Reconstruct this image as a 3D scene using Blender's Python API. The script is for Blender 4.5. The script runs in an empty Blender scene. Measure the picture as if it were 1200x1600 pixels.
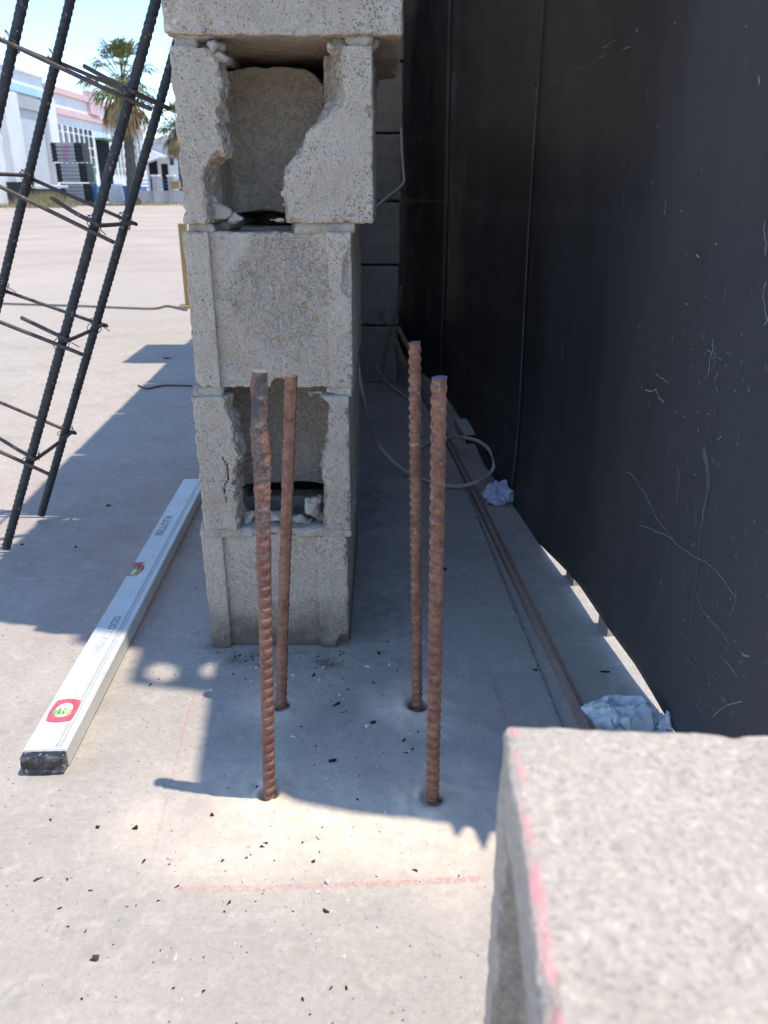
import bpy, bmesh, math, random
import numpy as np
from mathutils import Vector, Matrix
from math import sin, cos, pi, atan, radians

# ------------------------------------------------------------------ camera
scene = bpy.context.scene
FPX, CAMH = 1230.0, 0.63                  # focal length in photo pixels, eye height (m)
PITCH = atan(504 / FPX)
cam_d = bpy.data.cameras.new('camera')
cam_d.sensor_fit = 'VERTICAL'; cam_d.sensor_height = 24.0
cam_d.lens = 24.0 * FPX / 1600.0
cam_d.clip_start = 0.02; cam_d.clip_end = 3000
cam_d.dof.use_dof = True; cam_d.dof.focus_distance = 1.08; cam_d.dof.aperture_fstop = 8.0
cam = bpy.data.objects.new('camera', cam_d)
scene.collection.objects.link(cam)
cam.location = (0, 0, CAMH); cam.rotation_euler = (pi / 2 - PITCH, 0, 0)
scene.camera = cam

# ------------------------------------------------------------------ sky, sun, exposure
SUN_TRAVEL = Vector((-0.3067, 0.0596, -1.0)).normalized()
SUN_EL = math.asin(-SUN_TRAVEL.z)
SUN_AZ = math.atan2(-SUN_TRAVEL.x, -SUN_TRAVEL.y)
world = bpy.data.worlds.new('World'); scene.world = world; world.use_nodes = True
wt = world.node_tree
sky = wt.nodes.new('ShaderNodeTexSky'); sky.sky_type = 'NISHITA'; sky.sun_disc = False
sky.sun_elevation = SUN_EL; sky.sun_rotation = SUN_AZ
sky.altitude = 0; sky.air_density = 0.85; sky.dust_density = 0.0; sky.ozone_density = 4.5
wt.nodes['Background'].inputs['Strength'].default_value = 0.15
wt.links.new(sky.outputs[0], wt.nodes['Background'].inputs['Color'])
sun_d = bpy.data.lights.new('sun', 'SUN'); sun_d.energy = 2.0; sun_d.angle = radians(0.53)
sun_d.color = (1.0, 0.945, 0.845)
sun_o = bpy.data.objects.new('sun', sun_d); scene.collection.objects.link(sun_o)
sun_o.rotation_euler = SUN_TRAVEL.to_track_quat('-Z', 'Y').to_euler()
vs = scene.view_settings
vs.view_transform = 'Standard'; vs.look = 'None'; vs.gamma = 1.0; vs.use_curve_mapping = False
vs.exposure = 1.36
scene.render.engine = 'CYCLES'

# ------------------------------------------------------------------ photo pixel -> point
CAMP = Vector((0, 0, CAMH))
def ray(px, py):
    u = (px - 600) / FPX; v = (800 - py) / FPX
    return Vector((u, cos(PITCH) + v * sin(PITCH), -sin(PITCH) + v * cos(PITCH)))
def on_z(px, py, z=0.0):
    d = ray(px, py); return CAMP + d * ((z - CAMH) / d.z)
def on_y(px, py, Y):
    d = ray(px, py); return CAMP + d * (Y / d.y)
def on_x(px, py, X):
    d = ray(px, py); return CAMP + d * (X / d.x)

# ------------------------------------------------------------------ object helpers
COL = scene.collection
def tag(o, label=None, cat=None, group=None, kind=None):
    if label: o['label'] = label
    if cat: o['category'] = cat
    if group: o['group'] = group
    if kind: o['kind'] = kind
    return o
def empty(name, loc=(0, 0, 0), rot=(0, 0, 0)):
    o = bpy.data.objects.new(name, None); COL.objects.link(o)
    o.location = loc; o.rotation_euler = rot; o.empty_display_size = 0.05
    return o
def link(name, me, m=None, parent=None, loc=None, rot=None, smooth=False):
    o = bpy.data.objects.new(name, me); COL.objects.link(o)
    if m is not None and len(me.materials) == 0: me.materials.append(m)
    if parent is not None: o.parent = parent
    if loc is not None: o.location = loc
    if rot is not None: o.rotation_euler = rot
    if smooth: me.polygons.foreach_set('use_smooth', [True] * len(me.polygons))
    return o
def mesh(name, v, f, smooth=False):
    me = bpy.data.meshes.new(name)
    me.from_pydata([tuple(p) for p in v], [], [tuple(q) for q in f]); me.update()
    if smooth: me.polygons.foreach_set('use_smooth', [True] * len(me.polygons))
    return me
def np_mesh(name, V, Q, smooth=True):
    me = bpy.data.meshes.new(name)
    n, q = len(V), len(Q); k = Q.shape[1]
    me.vertices.add(n); me.vertices.foreach_set('co', V.astype(np.float32).ravel())
    me.loops.add(q * k); me.loops.foreach_set('vertex_index', Q.astype(np.int32).ravel())
    me.polygons.add(q); me.polygons.foreach_set('loop_start', np.arange(0, q * k, k, dtype=np.int32))
    me.update(calc_edges=True); me.validate()
    me.polygons.foreach_set('use_smooth', [smooth] * len(me.polygons))
    return me
class MB:
    def __init__(s): s.v = []; s.f = []
    def add(s, v, f):
        b = len(s.v); s.v += [Vector(p) for p in v]; s.f += [tuple(i + b for i in q) for q in f]
    def box(s, a, b):
        x0, y0, z0 = a; x1, y1, z1 = b
        s.add([(x0,y0,z0),(x1,y0,z0),(x1,y1,z0),(x0,y1,z0),(x0,y0,z1),(x1,y0,z1),(x1,y1,z1),(x0,y1,z1)],
              [(0,3,2,1),(4,5,6,7),(0,1,5,4),(1,2,6,5),(2,3,7,6),(3,0,4,7)])
    def tube(s, pts, r, n=8, caps=True):
        pts = [Vector(p) for p in pts]; rr = r if isinstance(r, (list, tuple)) else [r] * len(pts)
        up = Vector((0.123, 0.31, 0.94)); b = len(s.v); prev = None
        for i, p in enumerate(pts):
            t = (pts[min(i + 1, len(pts) - 1)] - pts[max(i - 1, 0)]).normalized()
            if prev is None:
                u = t.cross(up).normalized()
            else:
                u = (prev - t * prev.dot(t)).normalized()
            prev = u; w = t.cross(u)
            for k in range(n):
                a = 2 * pi * k / n
                s.v.append(p + (u * cos(a) + w * sin(a)) * rr[i])
        for i in range(len(pts) - 1):
            for k in range(n):
                k2 = (k + 1) % n
                s.f.append((b + i*n + k, b + i*n + k2, b + (i+1)*n + k2, b + (i+1)*n + k))
        if caps:
            s.f.append(tuple(b + k for k in reversed(range(n))))
            e = b + (len(pts) - 1) * n
            s.f.append(tuple(e + k for k in range(n)))
    def build(s, name, m, parent=None, smooth=False, bevel=0, loc=None):
        me = mesh(name, s.v, s.f, smooth)
        o = link(name, me, m, parent, loc)
        if bevel:
            bm = bmesh.new(); bm.from_mesh(me)
            bmesh.ops.bevel(bm, geom=bm.edges[:], offset=bevel, segments=2, affect='EDGES', profile=0.6)
            bm.to_mesh(me); bm.free()
        return o
def catmull(P, n=8):
    P = [Vector(p) for p in P]; out = []
    Q = [P[0] * 2 - P[1]] + P + [P[-1] * 2 - P[-2]]
    for i in range(1, len(Q) - 2):
        a, b, c, d = Q[i-1], Q[i], Q[i+1], Q[i+2]
        for k in range(n):
            t = k / n
            out.append(0.5 * ((2*b) + (c-a)*t + (2*a-5*b+4*c-d)*t*t + (3*b-a-3*c+d)*t**3))
    out.append(P[-1]); return out

# ------------------------------------------------------------------ numpy noise and surface nets
def hnoise(x, y, z, seed=0):
    xi, yi, zi = (np.floor(a).astype(np.int64) for a in (x, y, z))
    fx, fy, fz = x - xi, y - yi, z - zi
    fx, fy, fz = (a * a * (3 - 2 * a) for a in (fx, fy, fz))
    def h(i, j, k):
        n = (i * 374761393 + j * 668265263 + k * 2147483647 + seed * 1274126177) & 0xffffffff
        n = ((n ^ (n >> 13)) * 1274126177) & 0xffffffff
        n = n ^ (n >> 16)
        return (n & 0xffff) / 32767.5 - 1
    r = 0
    for di in (0, 1):
        for dj in (0, 1):
            for dk in (0, 1):
                r = r + h(xi+di, yi+dj, zi+dk) * (fx if di else 1-fx) * (fy if dj else 1-fy) * (fz if dk else 1-fz)
    return r
def gnoise(shape, cell, scale, rng):
    Ws = []; ms = []
    for n in shape:
        t = np.arange(n) * cell / scale + rng.random() * 0.9
        i = np.floor(t).astype(int); f = t - i; f = f * f * (3 - 2 * f)
        m = i.max() + 2; W = np.zeros((n, m)); W[np.arange(n), i] = 1 - f; W[np.arange(n), i + 1] += f
        Ws.append(W); ms.append(m)
    R = rng.uniform(-1, 1, ms)
    R = np.tensordot(Ws[0], R, (1, 0))
    R = np.einsum('bj,ajk->abk', Ws[1], R, optimize=True)
    return np.einsum('ck,abk->abc', Ws[2], R, optimize=True)
def surface_nets(Fd, org, cell):
    S = Fd < 0
    nx, ny, nz = Fd.shape
    cnt = np.zeros((nx-1, ny-1, nz-1), np.int8)
    for a in (0, 1):
        for b in (0, 1):
            for c in (0, 1):
                cnt += S[a:nx-1+a, b:ny-1+b, c:nz-1+c]
    act = (cnt > 0) & (cnt < 8)
    idx = -np.ones(act.shape, np.int64)
    I = np.argwhere(act); idx[act] = np.arange(len(I))
    i, j, k = I.T
    cor = [(a, b, c) for a in (0, 1) for b in (0, 1) for c in (0, 1)]
    val = {c: Fd[i + c[0], j + c[1], k + c[2]] for c in cor}
    acc = np.zeros((len(I), 3)); num = np.zeros(len(I))
    for c in cor:
        for ax in range(3):
            if c[ax] == 0:
                e = list(c); e[ax] = 1; e = tuple(e)
                f0, f1 = val[c], val[e]
                cr = (f0 < 0) != (f1 < 0)
                t = np.where(cr, f0 / np.where(cr, f0 - f1, 1), 0)
                for q in range(3):
                    acc[:, q] += np.where(cr, c[q] + (t if q == ax else 0), 0)
                num += cr
    V = (I + acc / num[:, None]) * cell + np.array(org)
    faces = []
    for ax in range(3):
        b, c = (ax + 1) % 3, (ax + 2) % 3
        s0 = [slice(None)] * 3; s1 = [slice(None)] * 3
        s0[ax] = slice(0, -1); s1[ax] = slice(1, None)
        A, B = S[tuple(s0)], S[tuple(s1)]
        E = np.argwhere(A != B)
        ok = (E[:, b] > 0) & (E[:, c] > 0) & (E[:, b] < Fd.shape[b]-1) & (E[:, c] < Fd.shape[c]-1)
        E = E[ok]
        def cellid(db, dc):
            q = E.copy(); q[:, b] += db; q[:, c] += dc
            return idx[q[:, 0], q[:, 1], q[:, 2]]
        q = np.stack([cellid(-1, -1), cellid(0, -1), cellid(0, 0), cellid(-1, 0)], 1)
        inside = A[E[:, 0], E[:, 1], E[:, 2]]
        q[~inside] = q[~inside][:, ::-1]
        faces.append(q)
    return V, np.concatenate(faces)
def poly_sd(X, Z, P):
    P = np.array(P); d = np.full(X.shape, 1e9); ins = np.zeros(X.shape, bool)
    for a, b in zip(P, np.roll(P, -1, 0)):
        e = b - a; wx, wz = X - a[0], Z - a[1]
        t = np.clip((wx * e[0] + wz * e[1]) / (e @ e + 1e-12), 0, 1)
        d = np.minimum(d, np.hypot(wx - e[0] * t, wz - e[1] * t))
        c = ((a[1] > Z) != (b[1] > Z)) & (X < (b[0]-a[0]) * (Z-a[1]) / (b[1]-a[1] + 1e-12) + a[0])
        ins ^= c
    return np.where(ins, -d, d)
def box_sd(X, Y, Z, lo, hi, r=0.0):
    c = [(a + b) / 2 for a, b in zip(lo, hi)]; h = [(b - a) / 2 - r for a, b in zip(lo, hi)]
    qx, qy, qz = np.abs(X - c[0]) - h[0], np.abs(Y - c[1]) - h[1], np.abs(Z - c[2]) - h[2]
    out = np.sqrt(np.maximum(qx, 0)**2 + np.maximum(qy, 0)**2 + np.maximum(qz, 0)**2)
    return out + np.minimum(np.maximum(qx, np.maximum(qy, qz)), 0) - r
def block_mesh(name, w, d, h, cell=0.0022, seed=1, rough=1.0, rnd=0.0016, carve=None):
    """concrete block, x centred, y 0..d (the end that shows is y=0), z 0..h, grown from a distance field"""
    rng = np.random.default_rng(seed); pad = 3 * cell
    xs = np.arange(-w/2 - pad, w/2 + pad + cell, cell); ys = np.arange(-pad, d + pad + cell, cell); zs = np.arange(-pad, h + pad + cell, cell)
    X, Y, Z = np.meshgrid(xs, ys, zs, indexing='ij')
    sh = X.shape
    n1 = gnoise(sh, cell, 0.05, rng); n2 = gnoise(sh, cell, 0.016, rng); n3 = gnoise(sh, cell, 0.006, rng)
    Fd = box_sd(X, Y, Z, (-w/2, 0, 0), (w/2, d, h), rnd)
    # chipped arrises: bite into edges where noise is high
    ex = w/2 - np.abs(X); ey = np.minimum(Y, d - Y); ez = np.minimum(Z, h - Z)
    st = np.sort(np.stack([ex, ey, ez]), axis=0); edge = st[0] + st[1]
    chip = np.maximum(0, gnoise(sh, cell, 0.028, rng) * 0.6 + 0.5 * n2 + 0.45 * n3 - 0.16)
    Fd = np.maximum(Fd, -(edge - chip * 0.013 * rough))
    Fd = Fd + rough * (0.0007 * n1 + 0.0007 * n2 + 0.0010 * n3)
    pit = gnoise(sh, cell, 0.0052, rng)
    Fd = Fd + rough * 0.0016 * np.maximum(0, pit - 0.55)
    F0 = Fd
    if carve: Fd = carve(Fd, X, Y, Z, n1, n2, n3, rng)
    V, Q = surface_nets(Fd, (xs[0], ys[0], zs[0]), cell)
    me = np_mesh(name, V, Q, False)
    ii = [np.clip(np.round((V[:, q] - g[0]) / cell).astype(int), 0, len(g) - 1) for q, g in enumerate((xs, ys, zs))]
    br = np.clip((-F0[ii[0], ii[1], ii[2]] - 0.004) / 0.012, 0, 1)
    at = me.attributes.new('broken', 'FLOAT', 'POINT'); at.data.foreach_set('value', br.astype(np.float32))
    return me
def lump_mesh(name, rx, ry, rz, cell=0.002, seed=1, rough=0.35, angular=0.5):
    rng = np.random.default_rng(seed); R = max(rx, ry, rz) * 1.5
    xs = np.arange(-R, R, cell); X, Y, Z = np.meshgrid(xs, xs, xs, indexing='ij'); sh = X.shape
    r = np.sqrt((X/rx)**2 + (Y/ry)**2 + (Z/rz)**2)
    Fd = (r - 1)
    for _ in range(9):
        n = rng.normal(size=3); n /= np.linalg.norm(n)
        Fd = np.maximum(Fd, (X/rx*n[0] + Y/ry*n[1] + Z/rz*n[2]) - rng.uniform(0.62, 0.95) + (1-angular)*0.3)
    Fd = (Fd + rough * (0.5*gnoise(sh, cell, R*0.5, rng) + 0.3*gnoise(sh, cell, R*0.2, rng) + 0.22*np.abs(gnoise(sh, cell, max(R*0.09, 2.2*cell), rng)))) * min(rx, ry, rz)
    V, Q = surface_nets(Fd, (xs[0],)*3, cell)
    return np_mesh(name, V, Q)

# ------------------------------------------------------------------ materials
class NT:
    def __init__(s, name):
        s.m = bpy.data.materials.new(name); s.m.use_nodes = True; s.t = s.m.node_tree
        s.b = s.t.nodes['Principled BSDF']; s.out = s.t.nodes['Material Output']
        s.tc = None
    def set(s, sock, v):
        if hasattr(v, 'is_output'): s.t.links.new(v, sock)
        elif isinstance(v, (tuple, list)) and len(v) == 3 and sock.type == 'RGBA': sock.default_value = (*v, 1)
        else: sock.default_value = v
    def n(s, typ, ins=None, out=0, **props):
        nd = s.t.nodes.new(typ)
        for k, v in props.items(): setattr(nd, k, v)
        for k, v in (ins or {}).items(): s.set(nd.inputs[k], v)
        return nd.outputs[out]
    def obj(s):
        if s.tc is None: s.tc = s.n('ShaderNodeTexCoord', out=3)
        return s.tc
    def noise(s, scale, detail=4, rough=0.55, vec=None, dist=0.0):
        return s.n('ShaderNodeTexNoise', {'Vector': vec or s.obj(), 'Scale': scale, 'Detail': detail, 'Roughness': rough, 'Distortion': dist})
    def vor(s, scale, feature='F1', out=0, rand=1.0, vec=None):
        return s.n('ShaderNodeTexVoronoi', {'Vector': vec or s.obj(), 'Scale': scale, 'Randomness': rand}, out=out, feature=feature)
    def ramp(s, v, lo, hi, a=0.0, b=1.0):
        return s.n('ShaderNodeMapRange', {0: v, 1: lo, 2: hi, 3: a, 4: b})
    def math(s, op, a, b=0.0, c=0.0):
        nd = s.t.nodes.new('ShaderNodeMath'); nd.operation = op
        for i, v in enumerate((a, b, c)): s.set(nd.inputs[i], v)
        return nd.outputs[0]
    def mix(s, f, a, b, mode='MIX'):
        nd = s.t.nodes.new('ShaderNodeMix'); nd.data_type = 'RGBA'; nd.blend_type = mode
        s.set(nd.inputs[0], f); s.set(nd.inputs[6], a); s.set(nd.inputs[7], b)
        return nd.outputs[2]
    def xyz(s, v=None):
        nd = s.t.nodes.new('ShaderNodeSeparateXYZ'); s.t.links.new(v or s.obj(), nd.inputs[0]); return nd.outputs
    def map(s, scale=(1, 1, 1), rot=(0, 0, 0), loc=(0, 0, 0)):
        return s.n('ShaderNodeMapping', {'Vector': s.obj(), 'Scale': scale, 'Rotation': rot, 'Location': loc})
    def attr(s, name): return s.n('ShaderNodeAttribute', attribute_name=name, out=2)
    def bump(s, hgt, strength=0.5, dist=0.002, normal=None):
        ins = {'Height': hgt, 'Strength': strength, 'Distance': dist}
        if normal is not None: ins['Normal'] = normal
        return s.n('ShaderNodeBump', ins)
    def fin(s, col, rough=0.85, spec=0.3, metal=0.0, normal=None):
        s.set(s.b.inputs['Base Color'], col); s.set(s.b.inputs['Roughness'], rough)
        s.set(s.b.inputs['Specular IOR Level'], spec); s.set(s.b.inputs['Metallic'], metal)
        if normal is not None: s.set(s.b.inputs['Normal'], normal)
        return s.m
def simple(name, col, rough=0.7, spec=0.3, metal=0.0, var=0.18, scale=30, bump=0.0, bscale=None, bd=0.002):
    t = NT(name); nz = t.noise(scale, 5, 0.6)
    c = t.mix(t.ramp(nz, 0.3, 0.7), tuple(x * (1 - var) for x in col), tuple(min(1, x * (1 + var)) for x in col))
    nm = t.bump(t.noise(bscale or scale * 4, 4), bump, bd) if bump else None
    return t.fin(c, rough, spec, metal, nm)
def block_material(name, a=(0.53, 0.415, 0.305), b=(0.69, 0.575, 0.45), pore=0.6, psc=330, stain=False, chalk=None, smear=False, mid_patch=False, mottle=False):
    t = NT(name)
    big = t.noise(7, 5, 0.6); mid = t.noise(38, 4, 0.6); fine = t.noise(330, 3, 0.7)
    c = t.mix(t.ramp(big, 0.32, 0.68), a, b)
    c = t.mix(t.ramp(mid, 0.35, 0.75, 0, 0.5), c, (0.73, 0.625, 0.51))
    c = t.mix(t.ramp(fine, 0.25, 0.75, 0.42, 0), c, (0.20, 0.175, 0.15))
    c = t.mix(t.ramp(fine, 0.58, 0.8, 0, 0.4), c, (0.72, 0.69, 0.64))
    wob = t.n('ShaderNodeTexNoise', {'Vector': t.obj(), 'Scale': 240.0, 'Detail': 2.0}, out=1)
    vv = t.n('ShaderNodeVectorMath', {0: t.obj(), 1: t.n('ShaderNodeVectorMath', {0: wob, 1: (0.0055, 0.0055, 0.0055)}, operation='MULTIPLY')}, operation='ADD')
    vd = t.vor(psc, vec=vv); r = t.xyz(t.vor(psc, out=1, vec=vv))[0]
    thr = t.ramp(t.noise(16, 4), 0.32, 0.68, 0.08, 0.40)
    p1 = t.math('MULTIPLY', t.ramp(t.math('SUBTRACT', thr, vd), 0.0, 0.10), t.math('GREATER_THAN', r, 0.45))
    p2 = t.ramp(t.noise(psc * 1.15, 2, 0.5), 0.345, 0.30)
    p = t.math('MAXIMUM', p1, t.math('MULTIPLY', p2, 0.8))
    c = t.mix(t.math('MULTIPLY', p, pore), c, (0.11, 0.09, 0.075))
    bk = t.attr('broken')       # fractured or unfaced concrete: open, browner, coarser aggregate
    ag = t.mix(t.ramp(t.noise(170, 4, 0.7), 0.36, 0.62), (0.20, 0.15, 0.11), (0.60, 0.485, 0.37))
    ag = t.mix(t.ramp(t.noise(95, 3, 0.6), 0.56, 0.66, 0, 0.6), ag, (0.30, 0.265, 0.235))
    c = t.mix(t.math('MULTIPLY', bk, 0.48), c, ag)
    rnd_ = t.n('ShaderNodeObjectInfo', out=5)
    c = t.mix(1.0, c, t.mix(rnd_, (0.86, 0.855, 0.85), (1.0, 0.985, 0.96)), 'MULTIPLY')
    if smear:      # cement slurry smears, grey and smooth
        sm = t.ramp(t.noise(11, 4, 0.6, vec=t.map((1, 1, 0.45), loc=(3, 1, 7))), 0.56, 0.66)
        c = t.mix(t.math('MULTIPLY', sm, 0.6), c, (0.56, 0.49, 0.41))
    if mid_patch:  # middle of the end face: laitance gone, browner open texture
        X_, Y_, Z_ = t.xyz()
        dx = t.math('POWER', t.math('ABSOLUTE', t.math('DIVIDE', t.math('SUBTRACT', X_, 0.012), 0.062)), 2.0); dz_ = t.math('POWER', t.math('ABSOLUTE', t.math('DIVIDE', t.math('SUBTRACT', Z_, 0.125), 0.078)), 2.0)
        q_ = t.math('ADD', t.math('ADD', dx, dz_), t.math('MULTIPLY', t.math('SUBTRACT', t.noise(26, 4), 0.5), 1.4))
        c = t.mix(t.ramp(q_, 0.6, 1.15, 0.5, 0), c, t.mix(t.ramp(fine, 0.35, 0.6), (0.17, 0.13, 0.10), (0.46, 0.37, 0.285)))
    if mottle:
        c = t.mix(t.ramp(t.noise(260, 4, 0.65), 0.38, 0.60, 0.6, 0), c, (0.33, 0.285, 0.24))
        c = t.mix(t.ramp(t.noise(210, 4, 0.65, vec=t.map(loc=(2, 5, 1))), 0.57, 0.70, 0, 0.4), c, (0.70, 0.63, 0.54))
    if stain:      # rising dirt at the foot
        z = t.xyz()[2]
        dz = t.math('ADD', z, t.math('MULTIPLY', t.math('SUBTRACT', t.noise(22, 4), 0.5), 0.11))
        c = t.mix(t.ramp(dz, 0.012, 0.075, 0.85, 0.0), c, (0.15, 0.115, 0.085))
    if chalk:
        x = t.xyz()[0]
        j = t.math('ADD', x, t.math('MULTIPLY', t.math('SUBTRACT', t.noise(60, 4), 0.5), 0.005))
        dd = t.math('ABSOLUTE', t.math('SUBTRACT', j, chalk))
        k = t.math('MULTIPLY', t.ramp(dd, 0.0008, 0.0026, 1, 0), t.ramp(t.noise(70, 4, 0.65), 0.40, 0.58, 0.0, 0.75))
        k = t.math('MULTIPLY', k, t.ramp(t.xyz()[2], 0.188, 0.194))
        c = t.mix(k, c, (0.70, 0.24, 0.25))
    h = t.math('SUBTRACT', t.math('MULTIPLY', fine, 0.9), t.math('MULTIPLY', p, 0.9))
    h = t.math('ADD', h, t.math('MULTIPLY', t.noise(150, 4, 0.65), t.math('ADD', 1.0, t.math('MULTIPLY', bk, 1.4))))
    return t.fin(c, 0.95, 0.12, 0, t.bump(h, 0.55 if mottle else 0.95, 0.0015 if mottle else 0.0026))
M = {}
M['block'] = block_material('porous_concrete_block', smear=True)
M['block_foot'] = block_material('porous_concrete_block_dirty_foot', stain=True, smear=True)
M['block_mid'] = block_material('porous_concrete_block_worn_middle', smear=True, mid_patch=True)
M['block_grey'] = block_material('grey_concrete_block', a=(0.40, 0.335, 0.27), b=(0.52, 0.45, 0.375), pore=0.5)
M['block_chalk'] = block_material('concrete_block_chalked', a=(0.50, 0.41, 0.315), b=(0.60, 0.505, 0.40), pore=0.25, psc=260, chalk=-0.1965, mottle=True)
def f_mortar():
    t = NT('cement_mortar'); a = t.noise(16, 5); f = t.noise(260, 4, 0.75); g = t.noise(600, 2, 0.6)
    c = t.mix(t.ramp(a, 0.3, 0.7), (0.42, 0.355, 0.29), (0.58, 0.505, 0.42))
    c = t.mix(t.ramp(f, 0.3, 0.6, 0.5, 0), c, (0.20, 0.165, 0.135))
    c = t.mix(t.ramp(g, 0.58, 0.7, 0, 0.5), c, (0.70, 0.64, 0.56))
    h = t.math('ADD', f, t.math('MULTIPLY', t.noise(110, 4, 0.7), 1.2))
    return t.fin(c, 0.95, 0.1, 0, t.bump(h, 0.9, 0.003))
M['mortar'] = f_mortar()
def f_ground():
    t = NT('dusty_concrete_slab'); P = t.obj()
    big = t.noise(1.3, 5, 0.6); mid = t.noise(9, 6, 0.62); fine = t.noise(150, 4, 0.65); grit = t.noise(420, 2, 0.6)
    c = t.mix(t.ramp(big, 0.3, 0.7), (0.37, 0.312, 0.255), (0.45, 0.385, 0.32))
    c = t.mix(t.ramp(mid, 0.35, 0.72, 0, 0.55), c, (0.52, 0.45, 0.375))
    c = t.mix(t.ramp(t.noise(4.2, 6, 0.7), 0.50, 0.72, 0, 0.45), c, (0.28, 0.25, 0.22))
    c = t.mix(t.ramp(t.noise(33, 6, 0.7, dist=0.6), 0.52, 0.66, 0, 0.5), c, (0.55, 0.48, 0.40))
    c = t.mix(t.ramp(t.noise(60, 5, 0.7, vec=t.map((1.0, 2.2, 1), rot=(0, 0, 0.3))), 0.56, 0.66, 0, 0.3), c, (0.26, 0.235, 0.21))
    c = t.mix(t.ramp(fine, 0.30, 0.62, 0.30, 0), c, (0.22, 0.20, 0.18))
    c = t.mix(t.ramp(grit, 0.60, 0.75, 0, 0.35), c, (0.62, 0.59, 0.55))
    # aggregate ghosts
    vd = t.vor(42); vr = t.xyz(t.vor(42, out=1))[0]
    ag = t.math('MULTIPLY', t.ramp(vd, 0.28, 0.36, 1, 0), t.math('GREATER_THAN', vr, 0.74))
    c = t.mix(t.math('MULTIPLY', ag, 0.22), c, (0.24, 0.235, 0.225))
    # specks
    vd = t.vor(120); vr = t.xyz(t.vor(120, out=1))[0]
    sp = t.math('MULTIPLY', t.math('LESS_THAN', vd, 0.16), t.math('GREATER_THAN', vr, 0.80))
    sp = t.math('MULTIPLY', sp, t.ramp(mid, 0.38, 0.55))
    c = t.mix(t.math('MULTIPLY', sp, 0.7), c, (0.10, 0.09, 0.08))
    wv = t.n('ShaderNodeVectorMath', {0: P, 1: t.n('ShaderNodeVectorMath', {0: t.n('ShaderNodeTexNoise', {'Vector': P, 'Scale': 5.0, 'Detail': 5.0}, out=1), 1: (0.22, 0.22, 0.0)}, operation='MULTIPLY')}, operation='ADD')
    ed = t.vor(1.15, 'DISTANCE_TO_EDGE', vec=wv)
    c = t.mix(t.math('MULTIPLY', t.ramp(ed, 0.0008, 0.0020, 0.22, 0), t.ramp(t.noise(2.5, 3), 0.45, 0.6)), c, (0.16, 0.14, 0.12))
    c = t.mix(t.ramp(t.noise(20, 4, 0.6, vec=t.map((0.25, 3.0, 1), rot=(0, 0, 0.5))), 0.60, 0.72, 0, 0.25), c, (0.29, 0.255, 0.22))
    yard = t.attr('yard')
    c = t.mix(yard, c, t.mix(t.ramp(t.noise(0.6, 6, 0.65), 0.35, 0.65), (0.37, 0.29, 0.225), (0.46, 0.375, 0.30)))
    dust = t.attr('dust')
    dc = t.mix(t.ramp(t.noise(75, 5), 0.3, 0.7), (0.66, 0.525, 0.39), (0.78, 0.655, 0.515))
    dm = t.math('MULTIPLY', dust, t.ramp(t.noise(26, 6, 0.65), 0.25, 0.6, 0.55, 1.0))
    c = t.mix(dm, c, dc)
    pk = t.math('MULTIPLY', t.attr('pink'), t.ramp(t.noise(14, 5), 0.3, 0.65, 0.25, 1.0))
    c = t.mix(t.math('MULTIPLY', pk, 0.42), c, (0.42, 0.20, 0.19))
    dk = t.math('MULTIPLY', t.attr('dirt'), t.ramp(t.noise(30, 6, 0.7), 0.40, 0.6))  # real dirt, plus the painted shade in the bar holes
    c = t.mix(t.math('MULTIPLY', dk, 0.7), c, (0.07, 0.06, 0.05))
    h = t.math('ADD', t.math('MULTIPLY', fine, 0.6), t.math('MULTIPLY', t.noise(45, 5), 0.8))
    h = t.math('ADD', h, t.math('MULTIPLY', sp, 0.2))
    return t.fin(c, 0.92, 0.2, 0, t.bump(h, 0.5, 0.0022))
M['ground'] = f_ground()
def f_rust(name, cols, residue=False, rough=0.75):
    t = NT(name); z = t.xyz()[2]
    a = t.noise(70, 5, 0.65); b = t.noise(300, 3, 0.7)
    c = t.mix(t.ramp(a, 0.35, 0.65), cols[0], cols[1])
    c = t.mix(t.ramp(b, 0.50, 0.75, 0, 0.55), c, cols[2])
    sp = t.ramp(t.noise(120, 3, 0.6), 0.64, 0.72)
    c = t.mix(t.math('MULTIPLY', sp, 0.7), c, (0.46, 0.34, 0.25))
    c = t.mix(t.ramp(t.noise(22, 4, 0.6), 0.5, 0.68, 0, 0.55), c, cols[0])
    r = 0.75
    if residue:
        k = t.math('MULTIPLY', t.ramp(t.noise(42, 4, 0.6), 0.42, 0.54), t.ramp(z, 0.24, 0.36))
        c = t.mix(t.math('MULTIPLY', k, 0.8), c, t.mix(t.ramp(b, 0.4, 0.65), (0.09, 0.072, 0.062), (0.22, 0.185, 0.155)))
        k2 = t.math('MULTIPLY', t.ramp(t.noise(34, 3), 0.36, 0.46), t.ramp(z, 0.425, 0.445))
        c = t.mix(k2, c, (0.10, 0.088, 0.082))
    return t.fin(c, rough if rough < 0.7 else 0.88, 0.3 if rough < 0.7 else 0.12, 0.0, t.bump(b, 0.6, 0.0010))
M['rust'] = f_rust('rusty_steel', ((0.17, 0.078, 0.050), (0.33, 0.16, 0.10), (0.45, 0.28, 0.20)))
M['rust_residue'] = f_rust('rusty_steel_with_cement', ((0.18, 0.08, 0.055), (0.33, 0.16, 0.105), (0.45, 0.27, 0.20)), True)
M['rail'] = f_rust('brown_rail_steel', ((0.27, 0.185, 0.14), (0.34, 0.25, 0.20), (0.42, 0.33, 0.27)))
M['strip'] = simple('dusty_steel_strip', (0.25, 0.225, 0.20), 0.9, 0.1, 0, 0.3, 60)
M['bar_dark'] = f_rust('mill_scale_steel', ((0.028, 0.030, 0.033), (0.055, 0.055, 0.055), (0.10, 0.085, 0.07)), rough=0.5)
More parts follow.
